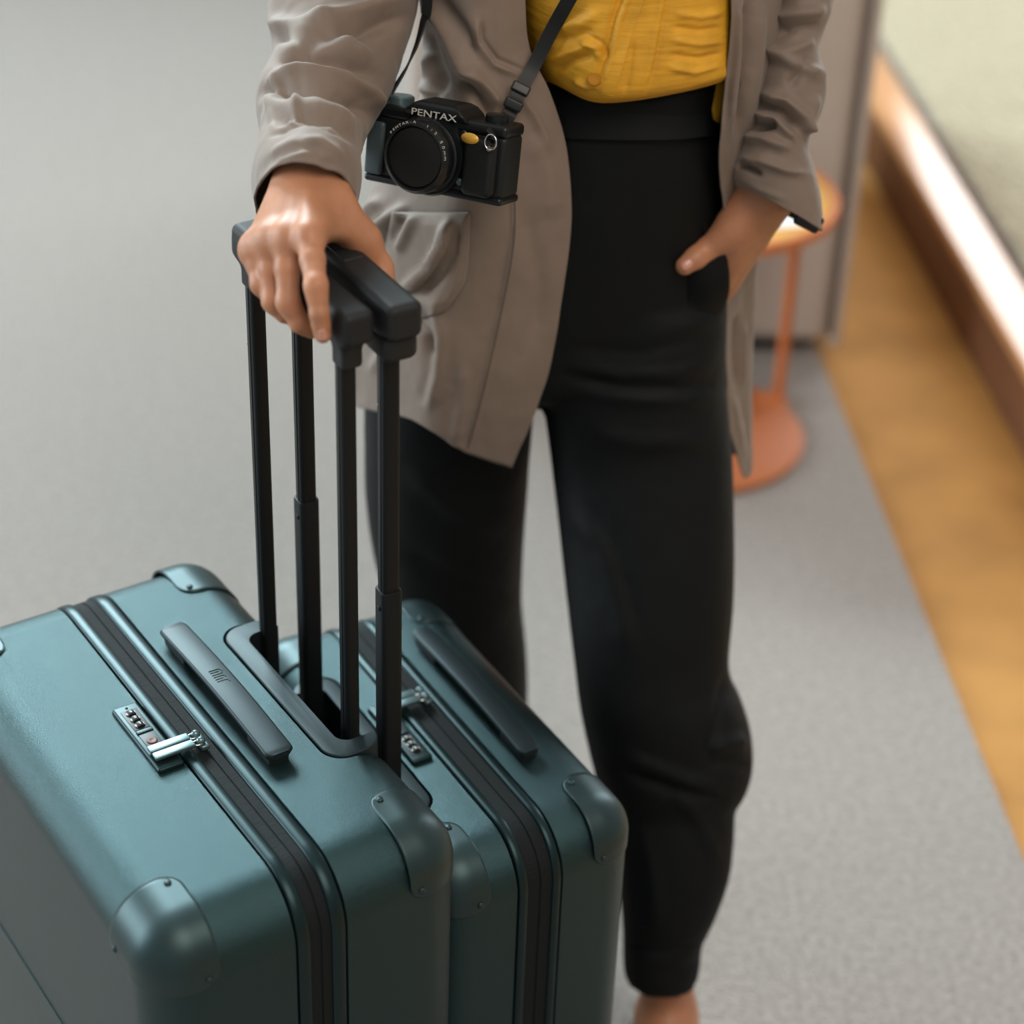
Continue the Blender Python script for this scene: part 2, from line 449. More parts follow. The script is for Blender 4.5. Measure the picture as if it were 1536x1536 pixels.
cp = slab('carpet', [(-5.98, a1[1]), (a1[0], a1[1]), (a0[0], a0[1]), (-5.98, a0[1])], -.012, 0.0, M['carpet'])
cp['label'] = 'grey flecked low pile carpet covering the floor under the person and luggage'; cp['category'] = 'carpet'
# raised platform along the right, with a pale edge and a looped rug
pb0, pb1 = at_z(1310, 275, -.012), at_z(1536, 695, -.012)
pd = (pb1-pb0)/np.linalg.norm(pb1-pb0); pn = np.array([-pd[1], pd[0], 0]);
if pn[0] < 0: pn = -pn
pm = (pb0+pb1)/2
plat = empty('platform', (pm[0], pm[1], -.012), 'low raised platform with brown riser and shiny pale wooden edge', 'platform')
PH = .128
def plp(al, acr, z): return tuple(pm+pd*al+pn*acr-np.array([pm[0], pm[1], 0])-np.array([0, 0, -.012])+np.array([0, 0, z-pm[2]-.012+.0]))
def pbox(name, al0, al1, ac0, ac1, z0, z1, material, parent, r=.004):
    c = [(al0+al1)/2, (ac0+ac1)/2, (z0+z1)/2]; V, Fc = rbox(c, (al1-al0, ac1-ac0, z1-z0), r, 3)
    V = [pd*p[0]+pn*p[1]+np.array([0, 0, p[2]]) for p in V]
    o = mesh(name, V, Fc, material, parent, sharp=35); fix_normals(o); return o
pbox('riser', -2.2, 2.8, .004, .03, 0, PH-.012, M['riser'], plat)
pbox('top_edge', -2.2, 2.8, 0, .11, PH-.012, PH+.012, M['edgewood'], plat, .006)
pbox('deck', -2.2, 2.8, .112, 2.4, PH-.03, PH+.006, M['riser'], plat)
# rug lying on the platform
rug = empty('rug', (pm[0], pm[1], -.012+PH+.012), 'beige looped wool rug lying on the raised platform', 'rug')
n1, n2 = 240, 60; G = np.zeros((n1, n2, 3))
for i in range(n1):
    al = -2.18+4.9*i/(n1-1)
    for j in range(n2):
        ac = .082+1.3*j/(n2-1)+.006*noise.noise((al*9, 0, 3))
        z = .018*min(1, j/1.5)+.004*noise.noise((al*40, ac*40, 0))
        G[i, j] = pd*al+pn*ac+np.array([0, 0, max(z, 0 if j == 0 else .004)])
V, Fc = gridmesh(G); o = mesh('rug_pile', V, Fc, M['rug'], rug); fix_normals(o)
V, Fc = rbox((.27, .75, .005), (4.9, 1.33, .01), .003, 2)
o = mesh('rug_backing', [pd*p[0]+pn*p[1]+np.array([0, 0, p[2]]) for p in V], Fc, M['sofaseam'], rug)

# upholstered sofa end behind the person
sx0, sx1 = -.20, .563; sy0 = 3.30
sofa = empty('sofa', ((sx0+sx1)/2, 3.75, 0), 'greige upholstered sofa block with rounded corner standing on the grey carpet', 'sofa')
so = np.array([(sx0+sx1)/2, 3.75, 0])
def sp(V): return [np.array(p)-so for p in V]
def ubox(name, x0, x1, y0, y1, z0, z1, r, material, parent, k=6):
    V, Fc = rbox(((x0+x1)/2, (y0+y1)/2, (z0+z1)/2), (x1-x0, y1-y0, z1-z0), r, k)
    o = mesh(name, sp(V), Fc, material, parent); return o
ubox('sofa_body', sx0, sx1-.021, sy0, 4.2, .026, .80, .03, M['sofa'], sofa)
ubox('side_panel', sx1-.020, sx1, sy0-.003, 4.2, .026, .80, .009, M['sofa'], sofa)
V, Fc = tube([(sx1-.0205, sy0-.002, .05), (sx1-.0205, sy0-.002, .79)], .0025, 8); mesh('piping', sp(V), Fc, M['sofaseam'], sofa)
for fx in (sx0+.08, sx1-.13):
    for fy in (sy0+.06, 4.1):
        V, Fc = rbox((fx, fy, .014), (.10, .06, .028), .006, 2); mesh('foot', sp(V), Fc, M['blackplastic'], sofa)
V, Fc = rbox(((sx0+sx1)/2-.02, 3.76, .020), (sx1-sx0-.10, .84, .024), .003, 2); mesh('plinth', sp(V), Fc, M['blackplastic'], sofa)

# orange side table
TC = np.array([.285, 3.025, 0]); TT = np.array([.290, 3.045, 0]); TPX = np.array([.443, 3.143, 0])
tab = empty('side_table', tuple(TC), 'small orange metal side table with round base and offset pole in front of sofa', 'table')
V, Fc = lathe([(.001, 0), (.186, 0), (.190, .003), (.190, .009), (.186, .012), (.001, .012)], 64); mesh('base', V, Fc, M['orange'], tab, sharp=40)
V, Fc = tube([TPX-TC+np.array([0, 0, .004]), TPX-TC+np.array([0, 0, .415])], .0095, 20); mesh('pole', V, Fc, M['orange'], tab, sharp=40)
V, Fc = rbox((TPX-TC)*.93+np.array([0, 0, .007]), (.05, .05, .012), .005, 3); mesh('pole_foot', V, Fc, M['orange'], tab)
to = TT-TC
V, Fc = lathe([(.001, .408), (.194, .408), (.200, .412), (.200, .424), (.197, .427), (.188, .427), (.186, .423), (.001, .423)], 72, c=to); mesh('rim', V, Fc, M['orange'], tab, sharp=40)
V, Fc = lathe([(.001, .4232), (.160, .4232), (.1855, .4240), (.1855, .4265), (.180, .4272), (.155, .4268), (.150, .4260), (.001, .4260)], 72, c=to); mesh('table_top', V, Fc, M['tabletop'], tab, sharp=40)

pc = [at_z(x, y, .4275) for x, y in ((1158, 343), (1214, 338), (1226, 292), (1168, 298))]
cc_ = sum(pc)/4
sheet = slab('white_sheet', [(p-cc_)[:2] for p in pc], 0, .0012, mat('sheet_white', (.85, .87, .86), .5)); sheet.location = tuple(cc_)  # thin flat white piece on the table top
sheet['label'] = 'small thin white sheet lying on the orange side table'; sheet['category'] = 'paper'

# ------------------------------------------------------------------ SUITCASES
def corner_guard(R, L, n=9, off=.0014, rc=.017):
    """three rounded squares meeting over a fillet of radius R; returns verts as positive offsets from the corner going inwards"""
    t = [0]*0
    m_ = 8; av = [[R*(1-math.tan(x)) for x in np.linspace(math.pi/4, 0, m_+1)]+list(np.linspace(R, l_, n)[1:]) for l_ in L]; a = av[0]
    ids = {}; V = []; Fc = []
    def vid(p):
        k = tuple(np.round(p, 6))
        if k not in ids: ids[k] = len(V); V.append(np.array(p))
        return ids[k]
    for d in range(3):
        A, B = (d+1) % 3, (d+2) % 3; g = []
        for x in av[A]:
            row = []
            for y in av[B]:
                xx, yy = x, y; LA, LB = L[A], L[B]
                if x > LA-rc and y > LB-rc:
                    dx, dy = x-(LA-rc), y-(LB-rc); q = math.hypot(dx, dy)
                    if q > 1e-9:
                        mx = max(dx, dy); s = mx/q; xx = LA-rc+dx*s; yy = LB-rc+dy*s
                p = np.zeros(3); p[A] = xx; p[B] = yy; p[d] = 0
                q = np.maximum(p, R); e = p-q; ln = np.linalg.norm(e); e = e/ln
                row.append(vid(q+e*(R+off)))
            g.append(row)
        for i in range(len(a)-1):
            for j in range(len(a)-1):
                f = [g[i][j], g[i+1][j], g[i+1][j+1], g[i][j+1]]; f2 = []
                for q in f:
                    if q not in f2: f2.append(q)
                if len(f2) > 2: Fc.append(f2)
    return V, Fc
def guard_obj(corner, sgn, R, L, parent, rivets=True):
    V, Fc = corner_guard(R, L)
    P = [np.array(corner)-np.array(sgn)*v for v in V]
    o = mesh('corner_guard', P, Fc, M['guard'], parent); fix_normals(o)
    # outward
    bm = bmesh.new(); bm.from_mesh(o.data)
    cc = Vector(np.array(corner)-np.array(sgn)*np.array(L))
    f = bm.faces[:][len(bm.faces)//2]
    bm.faces.ensure_lookup_table()
    if (f.calc_center_median()-cc).dot(f.normal) < 0: bmesh.ops.reverse_faces(bm, faces=bm.faces)
    bm.to_mesh(o.data); bm.free()
    solid(o, .0024, -1)
    if rivets:
        for d in range(3):
            A, B = (d+1) % 3, (d+2) % 3
            p = np.zeros(3); p[A] = L[A]-.010; p[B] = L[B]-.010; p[d] = -.0016
            ax = 'xyz'[d]
            prof = [(.001, -.001), (.0032, -.001), (.0030, .0008), (.0018, .0014), (.0002, .0016)]
            v, f = lathe([(r, h*sgn[d]) for r, h in prof], 14, ax)
            c = np.array(corner)-np.array(sgn)*p
            r_ = mesh('rivet', [np.array(q)+c for q in v], f, M['guard'], o); fix_normals(r_)
    return o
def prism(outline, z0, z1):
    n = len(outline); V = [(x, y, z0) for x, y in outline]+[(x, y, z1) for x, y in outline]
    return V, [tuple(range(n-1, -1, -1)), tuple(range(n, 2*n))]+[(i, (i+1) % n, n+(i+1) % n, n+i) for i in range(n)]
def cut(o, geo):
    c = mesh('cutter', *geo, None); fix_normals(c); c.parent = o.parent
    bpy.context.view_layer.update()
    md = o.modifiers.new('cut', 'BOOLEAN'); md.operation = 'DIFFERENCE'; md.object = c; md.solver = 'EXACT'
    modapply(o); me = c.data; bpy.data.objects.remove(c); bpy.data.meshes.remove(me)
    o.data.set_sharp_from_angle(angle=math.radians(38))
def boxpart(name, c, s, r, material, parent, k=3):
    V, Fc = rbox(c, s, r, k); return mesh(name, V, Fc, material, parent)

def suitcase(label, deg, c):
    root = empty('suitcase', tuple(CASE_O), label, 'suitcase', math.radians(deg), 'pair of hard shell suitcases')
    u0, u1, z0, H, R, r = c['u0'], c['u1'], .062, c['H'], c['R'], c['r']
    g0, g1, g2, g3 = c['zip']      # rim left outer, tape left, tape right, rim right outer
    fl_ = [(1-math.cos(a), math.sin(a)) for a in np.linspace(0, math.pi/2, 9)]
    vL, vR = c['vL'], c['vR']
    # shells: bowls with a fillet at the far face
    stL = [(vL+r*(1-s), r*k) for k, s in fl_][::-1]+[(g0-.002, 0), (g0-.0005, .003)]
    stL = [(vL+r*(1-s), r*k) for k, s in fl_]
    stL = sorted([(vL+r*(1-math.sin(a)), r*(1-math.cos(a))) for a in np.linspace(0, math.pi/2, 10)])
    stL = stL+[(g0-.0022, 0), (g0-.0008, .0022)]
    stR = [(g3+.0008, .0022), (g3+.0022, 0)]+sorted([(vR-r*(1-math.sin(a)), r*(1-math.cos(a))) for a in np.linspace(0, math.pi/2, 10)])
    sh = []
    for nm, st in (('shell', stL), ('shell', stR)):
        V, Fc = sweep_rrect(u0, u1, z0, H, R, st, 10)
        o = mesh(nm, V, Fc, M['shell'], root); fix_normals(o); o.data.set_sharp_from_angle(angle=math.radians(38)); sh.append(o)
    # rims and zip tape
    for a, b in ((g0, g1), (g2, g3)):
        q = .0016
        st = [(a, .006), (a, -.0008+q*.6), (a+q*.4, -.0008+q*.15), (a+q, -.0012), (b-q, -.0012), (b-q*.4, -.0008+q*.15), (b, -.0008+q*.6), (b, .006)]
        V, Fc = band(u0, u1, z0, H, R, st, 10); o = mesh('rim', V, Fc, M['rim'], root, sharp=50); fix_normals(o)
        o.data.set_sharp_from_angle(angle=math.radians(50))
    gm = (g1+g2)/2
    st = [(g1-.003, .007), (g1-.003, .0014), (gm-.0012, .0010), (gm-.0006, .0022), (gm+.0006, .0022), (gm+.0012, .0010), (g2+.003, .0014), (g2+.003, .007)]
    V, Fc = band(u0, u1, z0, H, R, st, 10); o = mesh('zip_tape', V, Fc, M['tape'], root, sharp=60); fix_normals(o)
    # thin strip in the rim colour along the broad face
    zg = c.get('stripe')
    if zg:
        boxpart('side_stripe', ((u0+u1)/2, vL-.0002, zg), (u1-u0-.09, .0016, .0022), .0006, M['rim'], root, 2)
    # handle recess
    s = c['side']; ro0, ro1, vo = c['recess']
    vface = vR if s > 0 else vL
    rw = abs(vface-vo)+.05; tgt = sh[1] if s > 0 else sh[0]
    mid = (ro0+ro1)/2; wid = ro1-ro0
    def outl(ins, rr, extra=.05):
        P = rrect(wid-2*ins, 2*(abs(vface-vo)+extra)-2*ins, rr, 10, mid, vface+s*extra)
        return P
    def outl2(ins, rr, extra=.05):
        # outline open at the face: rounded on the inner side, flush on outer
        d = abs(vface-vo)+extra-ins
        cy = vo+s*ins+s*d/2
        return rrect(wid-2*ins, d, rr, 10, mid, cy)
    cut(tgt, prism(outl2(-.0022, .0215), H-.125, H+.05))
    # tray: U-shaped collar + sunken floor
    mg = c.get('collar', .0175)
    V, Fc = prism(outl2(0, .0195, -.0035), H-.124, H+.0008)
    tr = mesh('handle_tray', V, Fc, M['tray'], root, sharp=40); fix_normals(tr)
    bv = tr.modifiers.new('bev', 'BEVEL'); bv.width = .0016; bv.segments = 3; bv.limit_method = 'ANGLE'; modapply(tr)
    cut(tr, prism(outl2(mg, .012, .06), H-.112, H+.05))
    # carry grip
    a0_, a1_, b0, b1 = c['grip']
    n = 60; k = 14; G = np.zeros((n, k, 3))
    for i in range(n):
        t = i/(n-1); uu = a0_+(a1_-a0_)*t
        lift = .011+.004*math.sin(math.pi*t)
        e = min(t, 1-t)*(a1_-a0_); wsc = 1 if e > .006 else math.sqrt(max(0.0, 1-((.006-e)/.006)**2))*.35+.65
        if e == 0: wsc *= .97
        P = rrect((b1-b0)*wsc, .0055, .0022, 3, (b0+b1)/2, H+lift)
        if i == 0: G = np.zeros((n, len(P), 3))
        for j, (x, z) in enumerate(P): G[i, j] = (uu, x, z)
    V, Fc = gridmesh(G, True, True, True); gp = mesh('carry_handle', V, Fc, M['strap_top'], root, sharp=40); fix_normals(gp); gp.data.set_sharp_from_angle(angle=math.radians(40))
    for q in (a0_+.024, a1_-.024):
        boxpart('handle_mount', (q, (b0+b1)/2, H+.0045), (.042, (b1-b0)*.74, .012), .003, M['blackplastic'], gp)
    if c.get('emblem'):
        # monoline lettering pressed into the grip
        eu, ev, sc = c['emblem']; zt = H+.011+.004*math.sin(math.pi*(eu-a0_)/(a1_-a0_))+.0029
        strokes = [[(0, -5), (0, 3), (.4, 4.2), (1.4, 5), (2.4, 5.2)], [(1.8, -5), (1.8, -1.5)], [(3.0, 5.6), (3.9, 4.2), (4.0, 2.5), (4, -5)][0:4],
                   [(1.9, -1.0), (1.9, 1.6), (2.2, 2.6)], [(5.9, -5), (5.9, 2.6), (6.3, 3.9), (7.0, 4.5), (7.7, 4.6)], [(7.9, -5), (7.9, 1.7)],
                   [(9.9, -5), (9.9, 2.4), (10.3, 3.7), (11.0, 4.5), (12.2, 5.0)]]
        gs = [tube([(eu+(p[0]-6)*sc*1.35, ev+p[1]*sc*.82, zt) for p in cr(np.array(st_), 12)], .00042, 6) for st_ in strokes]
        V, Fc = join_geo(*gs); mesh('emblem', V, Fc, M['ink'], gp)
    # combination lock
    l0, l1, m0, m1, flip = c['lock']
    lk = boxpart('combination_lock', ((l0+l1)/2, (m0+m1)/2, H+.0015), (l1-l0, m1-m0, .006), .0025, M['rim'], root)
    LL = l1-l0; zt = H+.0046
    def lu(t): return l0+LL*t if not flip else l1-LL*t
    boxpart('dial_window', (lu(.25), (m0+m1)/2, zt-.0003), (LL*.31, (m1-m0)*.62, .0012), .0004, M['blackplastic'], lk, 2)
    for i, dg in enumerate('905'):
        uu = lu(.155+.095*i)
        V, Fc = lathe([(.001, -.0032), (.0042, -.0032), (.0046, -.0024), (.0046, .0024), (.0042, .0032), (.001, .0032)], 20, 'x', (uu, (m0+m1)/2, zt-.0018))
        nb = len(Fc)
        for dv, ch in ((-.0036, '8'), (0, dg), (.0034, '1')):
            tv, tf = text_geo(ch, .0050); zz = zt-.0018+math.sqrt(max(.0046**2-dv*dv, 0))+.0002
            tv = [np.array((uu+p[1]*.85, (m0+m1)/2+dv-p[0]*.75, zz+p[2])) for p in tv]
            V, Fc = join_geo((V, Fc), (tv, tf))
        d_ = mesh('dial', V, Fc, None, lk, sharp=40, mats=[M['blackplastic'], M['white']])
        for pi in range(nb, len(Fc)): d_.data.polygons[pi].material_index = 1
    boxpart('key_plate', (lu(.58), (m0+m1)/2, zt-.0002), (LL*.22, (m1-m0)*.60, .0014), .0005, M['blackplastic'], lk, 2)
    V, Fc = lathe([(.0001, 0), (.0046, 0), (.0046, .0010), (.0036, .0014), (.0020, .0010), (.0001, .0008)], 18, 'z', (lu(.60), (m0+m1)/2, zt)); mesh('key_cylinder', V, Fc, M['red'], lk)
    boxpart('release_slider', (lu(.445), (m0+m1)/2, zt+.0004), (LL*.05, (m1-m0)*.62, .0022), .0008, M['rim'], lk, 2)
    if not flip:
        V, Fc = lathe([(.0001, 0), (.0013, 0), (.0011, .0004), (.0001, .0005)], 10, 'z', (lu(.06), (m0+m1)/2, zt)); mesh('reset_pin', V, Fc, M['blackplastic'], lk)
    # zip pullers plugged into the lock
    for uu in c['pulls']:
        q0, q1 = c['pullv']
        pu = boxpart('zip_puller', (uu, (q0+q1)/2, H+.0088), (.0084, abs(q1-q0), .0034), .0009, M['zipmetal'], root, 2)
        sg = 1 if q1 > q0 else -1
        V, Fc = tube([(uu+.0032*math.cos(a), q1+sg*.004+.0048*math.sin(a), H+.0075) for a in np.linspace(0, 2*math.pi, 17)[:-1]], .0009, 6, closed=True)
        mesh('puller_ring', V, Fc, M['chrome'], pu)
        boxpart('slider', (uu, q1+sg*.0085, H+.0035), (.011, .0075, .0050), .0016, M['zipmetal'], pu, 2)
        V, Fc = lathe([(.0001, -.0035), (.003, -.0028), (.0044, 0), (.003, .0028), (.0001, .0035)], 14, 'x', (uu, q1+sg*.0062, H+.0085)); mesh('slider_knob', V, Fc, M['zipmetal'], pu)
    # corner guards
    for (uu, su) in ((u0, -1), (u1, 1)):
        for (vv, sv) in ((vL, -1), (vR, 1)):
            guard_obj((uu, vv, H), (su, sv, 1), r, c['L'], root)
            guard_obj((uu, vv, z0), (su, sv, -1), r, c['L'], root, rivets=False)
    # wheels
    for uu in (u0+.055, u1-.055):
        for vv in (vL+.05, vR-.05):
            V, Fc = rbox((uu, vv, .052), (.045, .03, .03), .006, 2); wf = mesh('wheel_fork', V, Fc, M['blackplastic'], root)
            V, Fc = lathe([(.003, -.010), (.020, -.010), (.024, -.007), (.024, .007), (.020, .010), (.003, .010)], 24, 'y', (uu, vv, .0246)); mesh('wheel', V, Fc, M['blackplastic'], wf)
    # telescopic poles
    for uu in c['poleu']:
        pv_ = c['polev']; w1, w2 = c['pw']
        P = rrect(w1, w2, .0035, 5, uu, pv_)
        V, Fc = prism(P, H-.113, c['ptop']); po = mesh('telescopic_pole', V, Fc, M['pole'], root, sharp=40); fix_normals(po); po.data.set_sharp_from_angle(angle=math.radians(40))
        boxpart('pole_groove', (uu-.0, pv_-w2/2-.0001, (H+c['ptop'])/2), (w1*.22, .0012, c['ptop']-H+.05), .0004, M['blackplastic'], po, 2)
        V, Fc = lathe([(.0001, 0), (.0011, 0), (.0009, .0005), (.0001, .0006)], 10, 'y'); mesh('rivet', [(p[0]+uu-w1*.26, pv_-w2/2-p[1], p[2]+c['ptop']-.06) for p in V], Fc, M['zipmetal'], po)
        if c.get('sleeve'):
            P = rrect(w1+.0038, w2+.0038, .0045, 5, uu, pv_); zs = c['sleeve']
            V, Fc = prism(P, H-.113, zs); sl_ = mesh('pole_sleeve', V, Fc, M['pole'], root, sharp=40); fix_normals(sl_)
            bv = sl_.modifiers.new('bev', 'BEVEL'); bv.width = .0012; bv.segments = 2; bv.limit_method = 'ANGLE'; bv.angle_limit = math.radians(50); modapply(sl_)
            sl_.data.set_sharp_from_angle(angle=math.radians(30))
            V, Fc = lathe([(.0001, 0), (.0028, 0), (.0026, .0007), (.0001, .0009)], 14, 'y'); mesh('lock_pin', [(p[0]+uu+w1*.12, pv_-w2/2-.0019-p[1], p[2]+zs-.016) for p in V], Fc, M['pole'], sl_)
    return root

BIG = dict(u0=-.030, u1=.450, vL=-.112, vR=.168, H=.66, R=.052, r=.040, zip=(.0105, .0215, .0405, .0525), side=1, recess=(.112, .322, .113),
           grip=(.096, .304, .0625, .088), lock=(.169, .263, -.016, .0075, False), pulls=(.2405, .2505), pullv=(-.014, .022), L=(.076, .056, .054),
           poleu=(.130, .279), polev=.154, pw=(.0135, .0135), ptop=1.012, emblem=(.1905, .0758, .00125), stripe=.40)
SML = dict(u0=-.012, u1=.388, vL=.190, vR=.400, H=.555, R=.050, r=.038, zip=(.272, .281, .306, .3145), side=-1, recess=(.082, .300, .2385),
           grip=(.074, .287, .331, .3525), lock=(.150, .241, .2445, .2655, True), pulls=(.156, .166), pullv=(.262, .291), L=(.068, .052, .051),
           poleu=(.117, .273), polev=.2035, pw=(.0145, .0150), ptop=1.02, sleeve=.785, collar=.015)
case1 = suitcase('large dark teal hard shell suitcase nearest the camera at lower left', -55.7, BIG)
case2 = suitcase('smaller dark green hard shell suitcase standing behind the large one, at the trouser leg', -58.5, SML)

def case_R(fr): return np.array([fr[0], fr[1], [0, 0, 1.0]])
def bar(name, root, prims, material):
    V, Fc = sdf(prims, .0012, .02); return mesh(name, V, Fc, material, root)
I3 = np.eye(3)
def handle_bar(root, ua, ub, v, zt, wv, hz, poles, zp, pr, collar):
    pm_ = [('box', (((ua+ub)/2, v, zt-hz/2), I3, ((ub-ua)/2, wv/2, hz/2), .0065), .0)]
    for uu in poles:
        pm_.append(('box', ((uu, v, (zp+zt-.012)/2), I3, (pr[0]/2+.003, pr[1]/2+.0025, (zt-.012-zp)/2), .004), .012))
    b = bar('handle_bar', root, pm_, M['bar'])
    return b
hb1 = handle_bar(case1, .113, .302, .155, 1.0575, .027, .0285, (.130, .2805), 1.004, (.0135, .0135), False)
hb2 = handle_bar(case2, .094, .3035, .2035, 1.0605, .030, .0300, (.117, .275), 1.006, (.0145, .015), True)
boxpart('release_button', (.196, .2035, 1.0600), (.040, .018, .0030), .0014, M['bar'], hb2, 3)
for uu in (.1145, .2775):
    boxpart('end_collar', (uu, .2035, 1.0200), (.0385, .0302, .0235), .0075, M['bar'], hb2, 4)

# ------------------------------------------------------------------ PERSON
PB = np.array([.03, 1.85, 0.0])
person = empty('person', tuple(PB), 'person in taupe jacket, mustard shirt and black trousers, one hand on two luggage handles', 'person')
def pl(V): return np.asarray(V, float)-PB

# --- trousers
legL = [dict(l=(822, 430), r=(1092, 430), Y=1.885, d=.095), dict(l=(810, 560), r=(1088, 560), Y=1.875, d=.100), dict(l=(817, 620), r=(1093, 620), Y=1.865, d=.098), dict(l=(825, 680), r=(1098, 680), Y=1.855, d=.095),
        dict(l=(838, 790), r=(1101, 790), Y=1.825, d=.090), dict(l=(850, 900), r=(1100, 900), Y=1.795, d=.086), dict(l=(862, 1000), r=(1093, 1000), Y=1.77, d=.082),
        dict(l=(868, 1050), r=(1112, 1050), Y=1.757, d=.082), dict(l=(878, 1100), r=(1127, 1100), Y=1.750, d=.082), dict(l=(890, 1150), r=(1128, 1150), Y=1.742, d=.080),
        dict(l=(900, 1185), r=(1116, 1188), Y=1.735, d=.074), dict(l=(910, 1205), r=(1103, 1210), Y=1.728, d=.070), dict(l=(918, 1250), r=(1101, 1252), Y=1.715, d=.068), dict(l=(926, 1310), r=(1094, 1310), Y=1.70, d=.066),
        dict(l=(932, 1370), r=(1073, 1370), Y=1.685, d=.058), dict(l=(934, 1410), r=(1054, 1410), Y=1.675, d=.050),
        dict(l=(934, 1440), r=(1051, 1440), Y=1.668, d=.048), dict(l=(937, 1462), r=(1047, 1462), Y=1.665, d=.046)]
legR = [dict(l=(560, 430), r=(845, 430), Y=1.895, d=.095), dict(l=(548, 580), r=(807, 580), Y=1.895, d=.098), dict(l=(547, 660), r=(797, 660), Y=1.90, d=.092), dict(l=(549, 740), r=(791, 740), Y=1.905, d=.086),
        dict(l=(563, 830), r=(785, 830), Y=1.91, d=.080), dict(l=(590, 910), r=(783, 910), Y=1.915, d=.076), dict(l=(606, 1000), r=(791, 1000), Y=1.92, d=.072),
        dict(l=(612, 1100), r=(790, 1100), Y=1.925, d=.070), dict(l=(625, 1190), r=(778, 1190), Y=1.93, d=.064), dict(l=(640, 1250), r=(760, 1250), Y=1.93, d=.052), dict(l=(642, 1290), r=(757, 1290), Y=1.93, d=.050)]
hips = [dict(l=(800, 95), r=(1082, 85), Yl=1.86, Yr=1.86, Y=1.86, d=.072), dict(l=(750, 160), r=(1074, 150), Y=1.865, d=.080), dict(l=(690, 240), r=(1082, 235), Y=1.870, d=.088),
        dict(l=(620, 340), r=(1088, 335), Y=1.878, d=.096), dict(l=(575, 450), r=(1090, 450), Y=1.885, d=.102), dict(l=(570, 520), r=(1088, 520), Y=1.885, d=.098), dict(l=(600, 556), r=(1062, 556), Y=1.885, d=.075)]
geos = []
for rows, p in ((legL, 2.3), (legR, 2.3), (hips, 2.2)):
    g = loft(rows, 90, 48, p); geos.append(gridmesh(g, True, True, True))
V, Fc = join_geo(*geos)
trou = mesh('trousers', pl(V), Fc, M['trouser'], person); fix_normals(trou)
rm = trou.modifiers.new('rm', 'REMESH'); rm.mode = 'VOXEL'; rm.voxel_size = .0055; rm.use_smooth_shade = True
sm = trou.modifiers.new('sm', 'SMOOTH'); sm.iterations = 5; sm.factor = .5
modapply(trou)
sculpt(trou, [
    ([(845, 545), (930, 562), (1010, 560), (1080, 540)], 9, .004), ([(835, 560), (930, 580), (1020, 585), (1085, 570)], 8, -.004),
    ([(850, 585), (960, 600), (1086, 598)], 9, .0035), ([(850, 520), (960, 530), (1080, 500)], 8, -.0025),
    ([(870, 640), (960, 665), (1060, 660)], 12, .0025), ([(850, 760), (900, 820), (930, 900), (945, 1000)], 14, .004), ([(880, 740), (930, 840), (960, 960)], 12, -.003),
    ([(1090, 1010), (1075, 1090), (1060, 1140)], 9, -.006), ([(1062, 1125), (1090, 1117), (1122, 1112)], 11, .006), ([(1060, 1150), (1090, 1140), (1126, 1150)], 10, -.005),
    ([(925, 1130), (980, 1150), (1030, 1170), (1090, 1190)], 10, .006), ([(920, 1150), (980, 1175), (1040, 1192), (1100, 1200)], 9, -.006),
    ([(1010, 1180), (1050, 1230), (1075, 1290)], 10, .004), ([(960, 1230), (980, 1310), (985, 1390)], 11, .003),
    ([(935, 1418), (990, 1428), (1052, 1415)], 4, -.003), ([(935, 1432), (990, 1445), (1052, 1430)], 8, .002),
    ([(842, 203), (900, 208), (1000, 210), (1072, 203)], 3, -.003), ([(842, 195), (900, 200), (1000, 201), (1072, 195)], 4, .0015),
    ([(1052, 330), (1075, 380), (1090, 420), (1080, 465)], 4, .003),
    ([(610, 700), (680, 760), (760, 800)], 16, .004), ([(600, 820), (690, 880), (780, 900)], 16, -.004)], PB)
T_tr = bvh_of(trou, PB)
# waistband seam & pocket welt as parts
def ribbon(P, N, wdt, thick):
    """flat strip along 3D points with width directions"""
    V = []; Fc = []
    for p, n_ in zip(P, N):
        p = np.array(p); a = np.array(n_[0]); b = np.array(n_[1])
        for (x, y) in ((-1, -1), (1, -1), (1, 1), (-1, 1)): V.append(p+a*wdt/2*x+b*thick/2*y)
    for i in range(len(P)-1):
        for k in range(4): Fc.append((i*4+k, i*4+(k+1) % 4, i*4+4+(k+1) % 4, i*4+4+k))
    Fc.append((3, 2, 1, 0)); q = (len(P)-1)*4; Fc.append((q, q+1, q+2, q+3))
    return V, Fc
def surf_line(trees, pts, n, lift, Y=1.8):
    return [surf(trees, x, y, lift, Y) for x, y in cr(np.array(pts, float), n)]
def surf_ribbon(name, trees, pts, n, wdt, thick, lift, material, parent, Y=1.8):
    P = surf_line(trees, pts, n, lift, Y); N = []
    for i, p in enumerate(P):
        t = P[min(i+1, n-1)]-P[max(i-1, 0)]; t /= np.linalg.norm(t); vd = CAM-p; vd /= np.linalg.norm(vd)
        a = np.cross(t, vd); a /= np.linalg.norm(a); N.append((a, np.cross(a, t)))
    V, Fc = ribbon(P, N, wdt, thick); o = mesh(name, pl(V), Fc, material, parent, sharp=40); fix_normals(o); return o
surf_ribbon('waistband', [T_tr], [(838, 178), (890, 180), (960, 181), (1020, 180), (1066, 175)], 30, .034, .003, .0006, M['trouser'], person)
surf_ribbon('pocket_welt', [T_tr], [(1056, 340), (1073, 370), (1083, 400), (1086, 430), (1081, 458)], 20, .005, .003, .001, M['trouser'], person)

